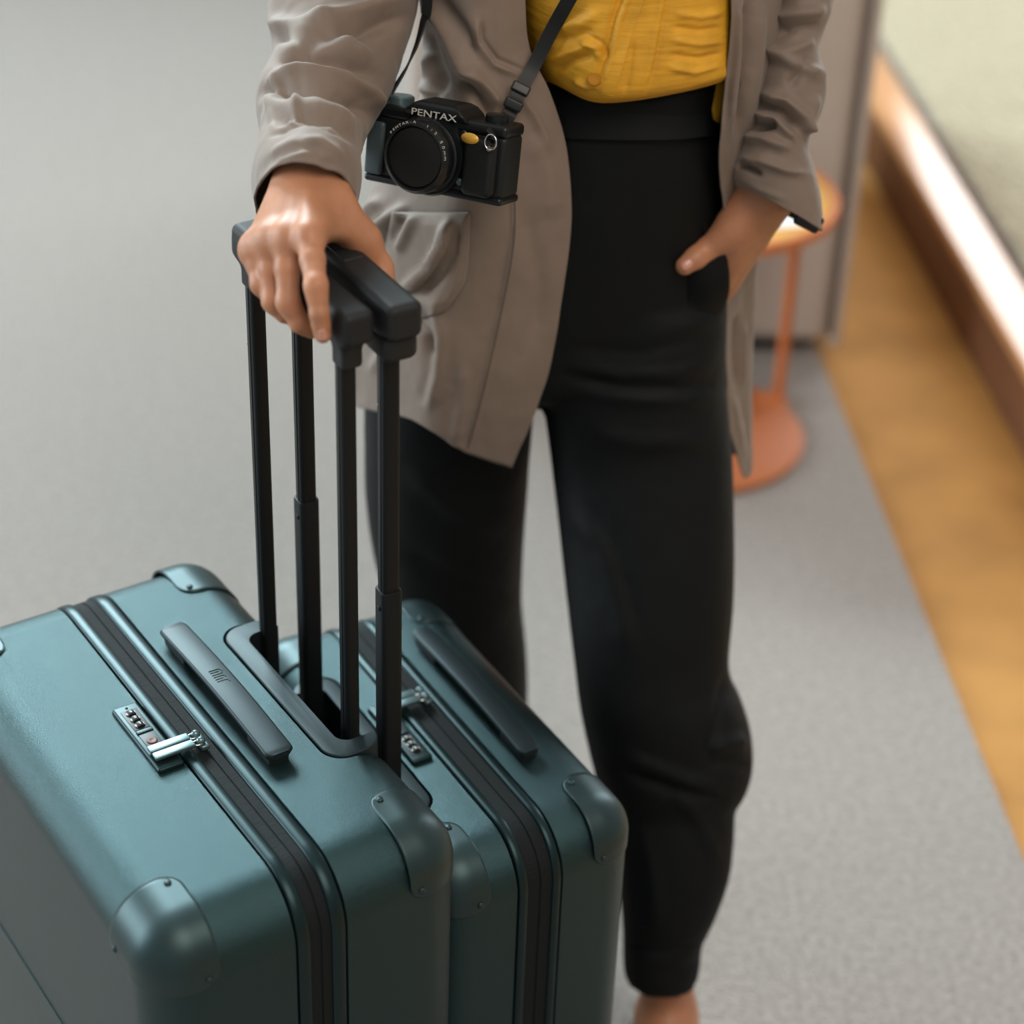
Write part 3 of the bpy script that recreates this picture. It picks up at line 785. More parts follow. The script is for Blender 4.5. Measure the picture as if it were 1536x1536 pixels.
# --- shirt
sh_rows = [[(755, -90, 1.86), (800, -90, 1.80), (880, -90, 1.762), (950, -90, 1.755), (1030, -90, 1.768), (1090, -90, 1.80), (1130, -90, 1.86)],
           [(760, 0, 1.86), (800, 0, 1.80), (880, 0, 1.762), (950, 0, 1.755), (1030, 0, 1.768), (1088, 0, 1.80), (1130, 0, 1.86)],
           [(765, 60, 1.86), (808, 60, 1.80), (880, 65, 1.757), (950, 65, 1.750), (1030, 62, 1.765), (1090, 55, 1.80), (1125, 55, 1.86)],
           [(775, 95, 1.86), (815, 100, 1.80), (880, 115, 1.752), (945, 120, 1.746), (1030, 105, 1.764), (1090, 92, 1.80), (1120, 90, 1.86)],
           [(780, 105, 1.86), (825, 120, 1.80), (884, 143, 1.755), (945, 145, 1.750), (1030, 130, 1.768), (1091, 112, 1.80), (1120, 100, 1.86)],
           [(785, 112, 1.865), (832, 127, 1.805), (886, 152, 1.772), (945, 152, 1.768), (1035, 136, 1.785), (1090, 120, 1.81), (1115, 106, 1.86)]]
G = np.array([[np.array(p) for p in r_] for r_ in (
    [(-.03, 1.92, 1.435), (-.012, 1.875, 1.43), (.015, 1.855, 1.415), (.035, 1.85, 1.41), (.055, 1.857, 1.415), (.075, 1.878, 1.43), (.09, 1.92, 1.435)],
    [(-.10, 1.90, 1.30), (-.04, 1.825, 1.30), (.01, 1.80, 1.295), (.055, 1.79, 1.295), (.10, 1.80, 1.295), (.14, 1.825, 1.30), (.20, 1.90, 1.30)])]
    +[[at_y(*c_) for c_ in r_] for r_ in sh_rows])
G = cr(G, 150); G = np.transpose(cr(np.transpose(G, (1, 0, 2)), 150), (1, 0, 2))
V, Fc = gridmesh(G); shirt = mesh('shirt', pl(V), Fc, M['shirt'], person); fix_normals(shirt)
bm = bmesh.new(); bm.from_mesh(shirt.data); bm.faces.ensure_lookup_table()
if bm.faces[len(bm.faces)//2].normal.y > 0: bmesh.ops.reverse_faces(bm, faces=bm.faces)
bm.to_mesh(shirt.data); bm.free()
sculpt(shirt, [([(955, -40), (930, 30), (918, 90), (900, 140)], 5, .004), ([(945, -40), (920, 30), (906, 90), (888, 140)], 5, -.004),
    ([(1010, -40), (995, 30), (985, 90), (970, 145)], 4, -.003), ([(1002, -40), (988, 30), (976, 90), (962, 145)], 6, .002),
    ([(815, 95), (850, 80), (885, 68), (905, 70)], 6, .004), ([(830, 110), (860, 90), (890, 82)], 5, -.004), ([(870, 60), (890, 68), (900, 90)], 5, .003), ([(885, 55), (903, 66), (912, 90)], 4, -.003),
    ([(860, 120), (880, 130), (900, 128)], 5, .003), ([(830, 40), (870, 35), (900, 20)], 8, .003), ([(820, 60), (860, 58), (890, 45)], 7, -.003),
    ([(1010, 20), (1050, 25), (1085, 18)], 5, .003), ([(1005, 40), (1050, 46), (1085, 42)], 5, -.003), ([(1005, 60), (1050, 66), (1085, 62)], 5, .003), ([(1000, 82), (1050, 88), (1085, 80)], 5, -.003),
    ([(1000, 100), (1040, 108), (1080, 98)], 5, .003), ([(930, 60), (925, 100), (915, 140)], 4, .002), ([(950, 60), (945, 100), (938, 145)], 4, -.002)], PB)
solid(shirt, .0025, -1)
T_sh = bvh_of(shirt, PB)
# shirt tail hanging behind the right side and the front placket with its button
V, Fc = gridmesh(cr(np.array([[at_y(1050, 120, 1.835), at_y(1078, 118, 1.84), at_y(1098, 110, 1.85)], [at_y(1066, 160, 1.835), at_y(1078, 165, 1.84), at_y(1092, 150, 1.85)], [at_y(1070, 180, 1.836), at_y(1077, 184, 1.842), at_y(1084, 172, 1.85)]]), 10))
tl = mesh('shirt_tail', pl(V), Fc, M['shirt'], person); solid(tl, .002, 0)
surf_ribbon('placket', [T_sh], [(968, -30), (944, 30), (926, 90), (912, 142)], 24, .0115, .0016, .0008, M['shirt'], shirt)
bp = surf([T_sh], 891, 119, .0016); vd = (CAM-bp)/np.linalg.norm(CAM-bp)
def disc_at(name, c, nrm, r, h, material, parent, n=20, prof=None):
    nrm = np.array(nrm)/np.linalg.norm(nrm); a = np.cross(nrm, [0, 0, 1.0]); a /= np.linalg.norm(a); b = np.cross(nrm, a)
    prof = prof or [(.0001, 0), (r, 0), (r, h*.6), (r*.8, h), (r*.55, h*.7), (.0001, h*.7)]
    V = []; Fc = []
    for rr, hh in prof:
        for k in range(n):
            t = 2*math.pi*k/n; V.append(np.array(c)+nrm*hh+rr*(math.cos(t)*a+math.sin(t)*b))
    for i in range(len(prof)-1):
        for k in range(n): j = (k+1) % n; Fc.append((i*n+k, i*n+j, (i+1)*n+j, (i+1)*n+k))
    o = mesh(name, pl(V), Fc, material, parent, sharp=40); fix_normals(o); return o
disc_at('button', bp, (0, -.8, .6), .0062, .0022, M['shirtdark'], shirt)

# --- jacket: body panel wrapping round the back, open at the front
ct = [
 [(790, -90, 1.795), (742, -90, 1.785), (690, -90, 1.79), (628, -90, 1.87), None, None, (1172, -90, 1.89), (1140, -90, 1.825), (1097, -90, 1.80)],
 [(788, 0, 1.790), (742, 0, 1.78), (690, 0, 1.785), (630, 0, 1.87), None, None, (1170, 0, 1.885), (1138, 0, 1.82), (1097, 0, 1.795)],
 [(796, 75, 1.785), (745, 80, 1.772), (690, 75, 1.775), (636, 70, 1.865), None, None, (1165, 75, 1.88), (1133, 70, 1.815), (1094, 70, 1.795)],
 [(826, 140, 1.780), (760, 155, 1.762), (695, 160, 1.762), (630, 150, 1.86), None, None, (1155, 150, 1.88), (1124, 150, 1.815), (1086, 140, 1.80)],
 [(851, 225, 1.776), (770, 240, 1.752), (680, 250, 1.752), (575, 235, 1.86), None, None, (1140, 250, 1.89), (1112, 250, 1.83), (1081, 235, 1.80)],
 [(857, 335, 1.772), (770, 348, 1.748), (655, 350, 1.748), (545, 330, 1.87), None, None, (1132, 345, 1.91), (1112, 345, 1.86), (1088, 320, 1.82)],
 [(842, 450, 1.772), (752, 468, 1.748), (640, 465, 1.75), (520, 440, 1.90), None, None, (1128, 440, 1.93), (1112, 450, 1.89), (1087, 455, 1.855)],
 [(818, 575, 1.775), (735, 588, 1.752), (630, 560, 1.755), (505, 530, 1.93), None, None, (1124, 560, 1.945), (1110, 570, 1.905), (1089, 560, 1.87)],
 [(768, 703, 1.780), (697, 677, 1.762), (618, 630, 1.768), (515, 600, 1.93), None, None, (1122, 690, 1.955), (1117, 716, 1.925), (1096, 645, 1.885)]]
G = []
for r_ in ct:
    row = [None if q is None else at_y(*q) for q in r_]
    l, r2 = row[3], row[6]
    row[4] = np.array([l[0]+.07, 2.005, l[2]-.01]); row[5] = np.array([r2[0]-.07, 2.01, r2[2]-.01]); G.append(row)
G = [[np.array(p) for p in r_] for r_ in (
    [(.005, 1.862, 1.455), (-.008, 1.872, 1.45), (-.022, 1.89, 1.445), (-.045, 1.925, 1.44), (-.01, 1.985, 1.455), (.07, 1.985, 1.455), (.105, 1.925, 1.44), (.082, 1.89, 1.445), (.068, 1.866, 1.45)],
    [(.012, 1.838, 1.40), (-.02, 1.838, 1.395), (-.06, 1.852, 1.39), (-.115, 1.915, 1.385), (-.06, 2.0, 1.38), (.12, 2.0, 1.38), (.185, 1.92, 1.385), (.135, 1.86, 1.39), (.085, 1.84, 1.395)],
    [(.018, 1.802, 1.29), (-.012, 1.795, 1.29), (-.05, 1.805, 1.285), (-.098, 1.89, 1.28), (-.05, 2.01, 1.27), (.13, 2.01, 1.27), (.225, 1.90, 1.28), (.185, 1.835, 1.285), (.140, 1.805, 1.29)])]+G
G = cr(np.array(G), 270); G = np.transpose(cr(np.transpose(G, (1, 0, 2)), 300), (1, 0, 2))
V, Fc = gridmesh(G); coat = mesh('jacket', pl(V), Fc, M['coat'], person)
bm = bmesh.new(); bm.from_mesh(coat.data); bm.faces.ensure_lookup_table()
if bm.faces[150*299+60].normal.y > 0: bmesh.ops.reverse_faces(bm, faces=bm.faces)
bm.to_mesh(coat.data); bm.free()
coat_folds = [
    ([(640, 0), (668, 40), (690, 90), (720, 130)], 11, .010), ([(655, -10), (690, 40), (715, 85)], 9, -.009), ([(632, 40), (650, 90), (668, 140)], 10, -.008),
    ([(700, 100), (728, 130), (752, 160)], 9, .008), ([(690, 120), (716, 150), (742, 185)], 8, -.009),
    ([(722, 30), (724, 60), (745, 90), (790, 108)], 4, -.004), ([(715, 25), (716, 64), (740, 96), (785, 115)], 7, .004),
    ([(636, 75), (628, 120), (660, 155)], 8, .008), ([(650, 110), (655, 140), (640, 170)], 7, -.007),
    ([(560, 345), (590, 325), (615, 310)], 9, .010), ([(570, 375), (590, 345), (606, 320)], 8, -.012), ([(540, 330), (556, 312), (575, 300)], 9, .008),
    ([(600, 385), (640, 400), (655, 375), (665, 345)], 7, .000), ([(600, 440), (640, 405), (660, 370), (672, 335)], 7, .010), ([(590, 455), (632, 425), (655, 395)], 8, -.006),
    ([(648, 440), (662, 500), (656, 560), (640, 620)], 10, .006), ([(640, 490), (644, 560), (630, 610)], 10, -.004), ([(696, 540), (692, 610), (680, 668)], 9, .004),
    ([(610, 470), (640, 500), (650, 540)], 8, -.006), ([(560, 560), (580, 520), (600, 500)], 8, .006),
    ([(762, 235), (765, 350), (745, 470), (715, 600), (695, 672)], 2.6, -.0016), ([(768, 235), (771, 350), (751, 470), (721, 600), (701, 674)], 4, .0012),
    ([(800, 200), (820, 260), (828, 330)], 18, .005), ([(780, 300), (810, 420), (800, 520)], 16, -.004), ([(770, 130), (800, 170), (830, 230)], 9, .005),
    ([(1106, -20), (1104, 100), (1092, 200)], 6, .006), ([(1122, -20), (1118, 100), (1105, 220)], 7, -.008), ([(1140, 0), (1134, 100), (1118, 210)], 8, .006),
    ([(1105, 470), (1103, 530), (1104, 580)], 4, -.008), ([(1114, 480), (1113, 540), (1112, 590)], 4, .005), ([(1098, 590), (1108, 640), (1118, 690)], 5, .004)]
sculpt(coat, coat_folds, PB, .02)
# pressed noise so the cloth is nowhere flat
def crumple(o, amp, sc, off=PB):
    me = o.data; n = len(me.vertices)
    co = np.empty(n*3, np.float32); me.vertices.foreach_get('co', co); co = co.reshape(-1, 3)
    no = np.empty(n*3, np.float32); me.vertex_normals.foreach_get('vector', no); no = no.reshape(-1, 3)
    k = np.array([noise.noise((p[0]*sc, p[1]*sc*.6, p[2]*sc*.6))+.5*noise.noise((p[0]*sc*2.3+5, p[1]*sc*2.3, p[2]*sc*1.6)) for p in co.tolist()])
    co = co+no*(k*amp)[:, None]
    me.vertices.foreach_set('co', co.astype(np.float32).ravel()); me.update()
crumple(coat, .0022, 17); crumple(coat, .0007, 48)
T_co = bvh_of(coat, PB)
solid(coat, .0018, -1).modifiers['thick'].material_offset = 1; coat.data.materials.append(M['coatdark'])
# patch pocket with gathered flap on the near panel: sampled over the jacket surface, standing proud of it
def patch(name, trees, poly_l, poly_r, nr, nc, lift, material, parent, thick=.0022, Y=1.78, puff=.004):
    Lp = cr(np.array(poly_l, float), nr); Rp = cr(np.array(poly_r, float), nr); G = np.zeros((nr, nc, 3))
    for i in range(nr):
        for j in range(nc):
            t = j/(nc-1); x, y = Lp[i]*(1-t)+Rp[i]*t
            ed = min(i, nr-1-i)/(nr-1); e2 = min(t, 1-t)
            k = min(1, min(ed, e2)*8); G[i, j] = surf(trees, x, y, lift+puff*math.sqrt(k), Y)
    V, Fc = gridmesh(G); o = mesh(name, pl(V), Fc, material, parent); fix_normals(o)
    bm = bmesh.new(); bm.from_mesh(o.data); bm.faces.ensure_lookup_table()
    if bm.faces[len(bm.faces)//2].normal.y > 0: bmesh.ops.reverse_faces(bm, faces=bm.faces)
    bm.to_mesh(o.data); bm.free()
    solid(o, thick, -1); return o
pk = patch('pocket', [T_co], [(588, 318), (580, 360), (576, 410), (578, 450), (600, 488)], [(706, 318), (705, 360), (702, 400), (694, 432), (668, 468)], 50, 46, .003, M['coat'], coat, puff=.011)
sculpt(pk, [([(600, 440), (640, 405), (660, 370), (672, 330)], 7, .008), ([(596, 380), (610, 350), (624, 322)], 7, .006), ([(620, 450), (655, 420), (680, 380), (690, 335)], 8, -.005)], PB)
surf_ribbon('hem_facing', [T_co], [(768, 236), (772, 350), (752, 470), (722, 600), (702, 672)], 40, .0014, .0012, .0006, M['seam'], coat)

# --- sleeves
def sleeve(rows, folds, nr=190, nc=120):
    g = loft(rows, nr, nc, 2.1); V, Fc = gridmesh(g, True); o = mesh('sleeve', pl(V), Fc, M['coat'], person); fix_normals(o)
    bm = bmesh.new(); bm.from_mesh(o.data); bm.faces.ensure_lookup_table()
    c = sum((f.calc_center_median() for f in bm.faces), Vector())/len(bm.faces)
    s = sum((f.calc_center_median()-c).dot(f.normal)*f.calc_area() for f in bm.faces)
    if s < 0: bmesh.ops.reverse_faces(bm, faces=bm.faces)
    bm.to_mesh(o.data); bm.free()
    sculpt(o, folds, PB, .02); crumple(o, .0022, 20); crumple(o, .0008, 50); t = bvh_of(o, PB); solid(o, .0018, -1).modifiers['thick'].material_offset = 1; o.data.materials.append(M['coatdark']); return o, t
def shl(x, Y, z, wd, dz, d):
    a, b = proj(np.array([[x-wd, Y, z-dz], [x+wd, Y, z+dz]])); return dict(l=tuple(a), r=tuple(b), Y=Y, d=d)
slR, T_s1 = sleeve([shl(-.105, 1.91, 1.435, .035, .020, .045), shl(-.135, 1.90, 1.385, .064, .035, .062), shl(-.150, 1.885, 1.30, .070, .01, .064),
    dict(l=(405, -120), r=(640, -110), Y=1.86, d=.060), dict(l=(403, -40), r=(632, -30), Y=1.835, d=.060), dict(l=(404, 25), r=(618, 40), Y=1.80, d=.060), dict(l=(409, 75), r=(600, 85), Y=1.765, d=.058),
    dict(l=(404, 115), r=(586, 120), Y=1.735, d=.056), dict(l=(386, 158), r=(562, 160), Y=1.690, d=.055), dict(l=(393, 200), r=(545, 200), Y=1.655, d=.053),
    dict(l=(385, 232), r=(542, 235), Y=1.615, f=(466, 172, 1.570)), dict(l=(376, 265), r=(543, 275), Y=1.592, f=(468, 204, 1.533)), dict(l=(381, 302), r=(534, 316), Y=1.570, f=(466, 243, 1.510))],
    [([(395, 30), (450, 45), (530, 20), (610, -10)], 12, .010), ([(400, 52), (460, 68), (540, 50), (620, 20)], 11, -.009),
     ([(412, 75), (460, 60), (510, 68), (560, 90)], 11, .009), ([(408, 95), (460, 85), (510, 92), (570, 118)], 9, -.009), ([(470, 20), (500, 50), (525, 80)], 10, .005),
     ([(400, 122), (450, 108), (510, 118), (555, 140), (575, 165)], 9, .011), ([(395, 140), (450, 132), (510, 145), (560, 175)], 8, -.010), ([(420, 115), (412, 150), (408, 195)], 5, .006),
     ([(392, 155), (430, 160), (470, 158), (520, 175), (552, 205)], 9, .007), ([(400, 185), (450, 172), (500, 180), (545, 215)], 6, -.008), ([(430, 190), (445, 165), (450, 140)], 6, .005),
     ([(404, 205), (432, 190), (458, 182), (490, 190), (528, 212)], 3, -.004), ([(400, 235), (440, 212), (480, 212), (520, 240)], 8, .004), ([(440, 205), (470, 225), (510, 260)], 7, -.003),
     ([(395, 270), (425, 240), (465, 228), (500, 240)], 6, .003)])
slL, T_s2 = sleeve([shl(.165, 1.93, 1.435, .035, -.020, .045), shl(.195, 1.92, 1.385, .062, -.035, .060), shl(.235, 1.915, 1.30, .062, -.01, .058),
    dict(l=(1150, -120), r=(1262, -120), Y=1.905, d=.055), dict(l=(1152, -40), r=(1254, -40), Y=1.90, d=.055), dict(l=(1150, 20), r=(1246, 18), Y=1.89, d=.052), dict(l=(1142, 75), r=(1226, 72), Y=1.875, d=.050), dict(l=(1130, 125), r=(1239, 118), Y=1.862, d=.050),
    dict(l=(1122, 165), r=(1234, 165), Y=1.852, d=.050), dict(l=(1112, 200), r=(1213, 212), Y=1.842, d=.050), dict(l=(1102, 232), r=(1221, 252), Y=1.832, d=.050), dict(l=(1097, 252), r=(1229, 300), Y=1.825, d=.048), dict(l=(1106, 280), r=(1229, 345), Y=1.818, d=.046)],
    [([(1165, 30), (1200, 20), (1240, 12)], 9, .008), ([(1160, 50), (1195, 40), (1232, 38)], 8, -.008), ([(1150, 80), (1190, 75), (1222, 60)], 8, .006), ([(1215, 85), (1200, 110), (1180, 130)], 8, -.006),
     ([(1150, 70), (1190, 95), (1238, 115)], 9, .008), ([(1140, 140), (1180, 150), (1205, 175), (1212, 205)], 8, .009), ([(1135, 155), (1170, 165), (1200, 195)], 6, -.010), ([(1130, 170), (1165, 180), (1195, 215)], 7, .008),
     ([(1125, 190), (1150, 188), (1165, 185)], 6, -.012), ([(1115, 205), (1145, 208), (1190, 225)], 8, .007), ([(1105, 245), (1120, 250), (1140, 265)], 5, -.009), ([(1110, 240), (1140, 240), (1180, 255), (1215, 262)], 8, .006),
     ([(1225, 140), (1215, 180), (1205, 200)], 7, .006), ([(1100, 262), (1140, 285), (1180, 300)], 6, .002)])
# cuff details
tb = at_y(1213, 331, 1.80)
V, Fc = rbox((0, 0, 0), (.026, .007, .017), .0034, 3); ca, sa = math.cos(-.45), math.sin(-.45)
V = [np.array((p[0]*ca-p[2]*-sa*-1, p[1], p[0]*sa+p[2]*ca))+tb for p in V]
mesh('cuff_tab', pl(V), Fc, M['blackplastic'], slL)
disc_at('cuff_button', at_y(402, 299, 1.575), (.6, -.7, .2), .0055, .003, M['blackplastic'], slR)

# --- body: torso, legs, head at coarse resolution; the hands finely, one skin mesh
def Pv(x, y, v): return at_v(x, y, v)
P_ = []
hx = .03
def cone(a, b, ra, rb, k=.03): P_.append(('cone', (np.array(a), np.array(b), ra, rb), k))
sL = np.array([.180, 1.922, 1.345]); sR = np.array([-.135, 1.90, 1.345])
cone((hx+.03, 1.885, .90), (hx+.02, 1.885, 1.08), .062, .056); cone((hx-.03, 1.885, .90), (hx, 1.89, 1.08), .062, .056)
cone((hx-.04, 1.90, 1.10), (hx-.045, 1.92, 1.29), .055, .060, .05); cone((hx+.04, 1.90, 1.10), (hx+.045, 1.92, 1.29), .055, .060, .05)
cone((hx, 1.92, 1.36), (hx, 1.92, 1.48), .055, .048, .05); cone(sR, sL, .034, .034, .03)
P_.append(('ell', (np.array([hx, 1.89, 1.58]), np.eye(3), (.075, .095, .115)), .03))
cone((hx, 1.80, 1.585), (hx, 1.783, 1.565), .008, .012, .015); cone((hx-.02, 1.812, 1.53), (hx+.02, 1.812, 1.53), .010, .010, .012)
for s_ in (-1, 1):
    P_.append(('ell', (np.array([hx+s_*.075, 1.90, 1.575]), np.eye(3), (.010, .018, .030)), .012))
    P_.append(('-ell', (np.array([hx+s_*.03, 1.797, 1.60]), np.eye(3), (.014, .010, .008)), .01))
elR = at_y(512, 30, 1.81); elL = at_y(1190, 40, 1.890)
wrR = Pv(465, 255, .195); wrL = at_y(1148, 285, 1.835)
cone(sR, elR, .034, .028); cone(sL, elL, .032, .020); cone(elR, at_y(496, 80, 1.775), .030, .026); cone(elL, at_y(1180, 110, 1.870), .020, .020)
kL = at_y(985, 1080, 1.775); aL = at_y(1003, 1475, 1.672); kR = at_y(700, 900, 1.92); aR = at_y(700, 1275, 1.935)
cone((hx+.09, 1.885, .86), kL, .072, .048); cone(kL, aL+np.array([0, 0, .06]), .040, .027); cone(aL+np.array([0, 0, .06]), np.array([aL[0], aL[1], .055]), .0275, .0285, .02)
cone((hx-.09, 1.895, .86), kR, .072, .048); cone(kR, aR, .040, .026); cone(aR, np.array([aR[0], aR[1], .055]), .028, .0285, .02)
for q, sg in ((aL, -1), (aR, 1)):
    hl = np.array([q[0]+.004, q[1]+.02, .046]); bl = np.array([q[0], q[1]-.11, .042]); to_ = np.array([q[0]-.0, q[1]-.165, .034])
    cone(hl, bl, .030, .028, .03); cone(bl, to_, .030, .018, .02); cone(np.array([q[0], q[1], .07]), bl+np.array([0, .02, .01]), .026, .018, .02)
gV, gF = sdf(P_, .0065, .06)
# right hand (on the handles)
P_ = []
R_ = lambda a, b, ra, rb, k=.010: P_.append(('cone', (np.array(a), np.array(b), ra, rb), k))
W0 = Pv(466, 262, .192); W1 = at_y(474, 185, 1.665); W2 = at_y(496, 70, 1.775)
side = IX*.0125
mc = dict(i=Pv(464, 354, .150), m=Pv(431, 356, .142), r=Pv(403, 360, .135), p=Pv(379, 372, .128))
R_(W2-side*.7, W1-side*.8, .021, .020); R_(W2+side*.7, W1+side*.8, .021, .020, .02)
R_(W1-side*.7, W0-side*.65, .0185, .0158, .01); R_(W1+side*.7, W0+side*.6, .0185, .0158, .01)
cm = Pv(500, 318, .192)
down = np.array([0, 0, -.006])
for k_, off_ in (('i', .45), ('m', .15), ('r', -.3), ('p', -.75)):
    b0_ = W0+side*.95*off_+FWD*.002
    R_(b0_+down*.4, mc[k_]+down*.7, .0155, .0112 if k_ != 'p' else .0098, .016)
R_(W0*.5+mc['m']*.5+FWD*.010, mc['m']+FWD*.014+IX*.006, .016, .012, .016)      # palm pad
fing = dict(i=[mc['i'], Pv(474, 428, .1335), Pv(479, 470, .1305), Pv(484, 502, .132)], m=[mc['m'], Pv(432, 452, .127), Pv(449, 484, .131), Pv(468, 495, .142)],
            r=[mc['r'], Pv(410, 450, .1245), Pv(427, 470, .130), Pv(443, 476, .142)], p=[mc['p'], Pv(391, 425, .1225), Pv(403, 443, .128), Pv(415, 448, .138)])
rad = dict(i=[.0100, .0080, .0074, .0066], m=[.0103, .0084, .0077, .0068], r=[.0098, .0080, .0073, .0066], p=[.0086, .0070, .0064, .0058])
for k_ in 'imrp':
    f, r_ = fing[k_], rad[k_]
    R_(mc[k_]-FWD*.0022-IY*.002, mc[k_]-FWD*.0020+IY*.002, .0090 if k_ != 'p' else .0078, .0084 if k_ != 'p' else .0072, .012)     # knuckle
    for j in range(3):
        mid = (f[j]+f[j+1])/2; rm_ = (r_[j]+r_[j+1])/2*(1.07 if j == 0 else .98)
        R_(f[j], mid, r_[j], rm_, .005 if j == 0 else .0028); R_(mid, f[j+1], rm_, r_[j+1], .0028)
    R_(f[1]-FWD*.0006, f[1]-FWD*.0006+IY*.002, r_[1]*.96, r_[1]*.96, .006)
# thumb on the far side, web to the index
th = [Pv(500, 312, .196), Pv(546, 362, .2135), Pv(569, 402, .2225), Pv(580, 436, .2200)]
R_(th[0], th[1], .0165, .0130, .018); R_(th[1], th[2], .0125, .0105, .008); R_(th[2], th[3], .0105, .0088, .006)
R_(th[0]*.3+th[1]*.7, mc['i']*.75+th[0]*.25, .0075, .008, .016)
R_(W0+side*.3, th[0], .013, .0155, .012)
for k_ in 'imr':                                                                                                # extensor tendons
    a_ = W0*.6+mc[k_]*.4-FWD*.0122; R_(a_, mc[k_]-FWD*.0076, .0022, .0026, .009)
hV, hF = sdf(P_, .0013, .02)
# left hand slipped into the pocket, thumb outside
P_ = []
def Ts(x, y, lift): return surf([T_tr], x, y, lift, 1.83)
w0 = at_y(1150, 292, 1.832); w1 = at_y(1157, 222, 1.842); w2 = at_y(1180, 120, 1.866)
s2 = (IX*.8-IY*.3)*.011
R_(w2-s2*.6, w1-s2*.6, .018, .018); R_(w2+s2*.6, w1+s2*.6, .018, .018, .02); R_(w1-s2*.6, w0-s2, .018, .0165, .02); R_(w1+s2*.6, w0+s2, .018, .0165, .02)
kn = dict(i=at_y(1084, 412, 1.840), m=at_y(1084, 430, 1.858), r=at_y(1088, 426, 1.874), p=at_y(1097, 408, 1.887))
for k_, o_ in (('i', -.9), ('m', -.3), ('r', .3), ('p', .9)): R_(w0+s2*o_, kn[k_], .0155, .0108, .018)
ftip = dict(i=(1048, 462, 1.868), m=(1050, 482, 1.885), r=(1052, 480, 1.900), p=(1058, 465, 1.91))
for k_ in 'imrp':
    t_ = at_y(*ftip[k_]); m1 = kn[k_]*.55+t_*.45+IX*.004; R_(kn[k_], m1, .0105, .009, .006); R_(m1, t_, .009, .0075, .005)
tm = Ts(1092, 348, .0125); ti = Ts(1060, 374, .0105); tt_ = Ts(1027, 399, .0092)
R_(w0-s2*1.0, tm, .0165, .0128, .018); R_(tm, (tm+ti)/2, .0122, .0108, .008); R_((tm+ti)/2, ti, .0108, .0110, .005); R_(ti, (ti+tt_)/2, .0108, .0106, .004); R_((ti+tt_)/2, tt_, .0106, .0088, .004)
R_(tm*.75+w0*.25, kn['i']*.6+tm*.4, .011, .009, .02)
lV, lF = sdf(P_, .0015, .02)
V, Fc = join_geo((gV, gF), (hV, hF), (lV, lF))
body = mesh('body', pl(V), Fc, M['skin'], person)
sm = body.modifiers.new('sm', 'SMOOTH'); sm.iterations = 2; sm.factor = .5
T_bo = bvh_of(body, PB)
def nail(x, y, ln, wd, ang, lift=.0003):
    c = surf([T_bo], x, y, lift); G = np.zeros((9, 7, 3))
    for i in range(9):
        for j in range(7):
            a = (i/8-.5)*2; b = (j/6-.5)*2; k = max(abs(a), abs(b)); q = math.hypot(a, b); s_ = k/q if q > 0 else 1
            s_ = s_*.6+.4 if q > 0 else 1
            px = x+(a*ln*math.cos(ang)-b*wd*math.sin(ang))*s_; py = y+(a*ln*math.sin(ang)+b*wd*math.cos(ang))*s_
            G[i, j] = surf([T_bo], px, py, lift+.0003*(1-k))
    V, Fc = gridmesh(G); o = mesh('fingernail', pl(V), Fc, M['nail'], body); fix_normals(o); solid(o, .0005, 0); return o
nail(484, 503, 9, 7, math.radians(75)); nail(1030, 397, 10, 7.5, math.radians(142))
# the pocket mouth: trouser cloth stretched over the hidden fingers
Rr = cr(np.array([(1083, 366, 1.812), (1091, 392, 1.811), (1094, 420, 1.812), (1092, 444, 1.818), (1082, 470, 1.832)], float), 26)
G = np.zeros((26, 14, 3))
for i in range(26):
    r0 = at_y(*Rr[i]); l0 = surf([T_tr], 1030, Rr[i][1]+4, -.002)
    for j in range(14):
        t = j/13; G[i, j] = l0*(1-t)+r0*t+np.array([0, -.006*math.sin(math.pi*t)*math.sin(math.pi*i/25), 0])
V, Fc = gridmesh(G); pm2 = mesh('pocket_cloth', pl(V), Fc, M['trouser'], person); fix_normals(pm2); solid(pm2, .002, 0)
# hair
P_ = []
P_.append(('ell', (np.array([hx, 1.915, 1.60]), np.eye(3), (.090, .095, .120)), .02)); R_((hx, 1.97, 1.58), (hx, 1.985, 1.42), .07, .05, .04)
P_.append(('-ell', (np.array([hx, 1.77, 1.56]), np.eye(3), (.075, .075, .10)), .02))
V, Fc = sdf(P_, .006, .06); mesh('hair', pl(V), Fc, M['hair'], person)
# sandals
for q in (aL, aR):
    sa_ = None
    O_ = rrect(.078, .245, .036, 8, q[0]+.0, q[1]-.068)
    V, Fc = prism(O_, .001, .012); o = mesh('sandal', pl(V), Fc, M['shoe'], person, sharp=40)
    V, Fc = tube([np.array([q[0]-.04, q[1]-.10, .012]), np.array([q[0]-.034, q[1]-.095, .040]), np.array([q[0], q[1]-.09, .056]), np.array([q[0]+.034, q[1]-.095, .040]), np.array([q[0]+.04, q[1]-.10, .012])], .006, 8); mesh('sandal_strap', pl(V), Fc, M['shoe'], o)

# ------------------------------------------------------------------ FILM CAMERA on its strap
d_near = surf([T_co], 665, 250, .0, 1.75)
Cc = surf([T_co], 666, 226, .056, 1.72)
# axes: X along the body (image left -> right), Zc up, Yc lens direction
ex = np.array([.890, -.440, .045]); ex /= np.linalg.norm(ex)
fw = np.array([-.440, -.880, .24]); fw -= ex*(fw@ex); fw /= np.linalg.norm(fw)
uz = np.cross(ex, -fw)
if uz[2] < 0: uz = -uz
MW = Matrix(((ex[0], -fw[0], uz[0], Cc[0]), (ex[1], -fw[1], uz[1], Cc[1]), (ex[2], -fw[2], uz[2], Cc[2]), (0, 0, 0, 1)))
kam = empty('film_camera', None, 'black film camera with round lens hanging on a strap against the jacket', 'camera', mw=MW)
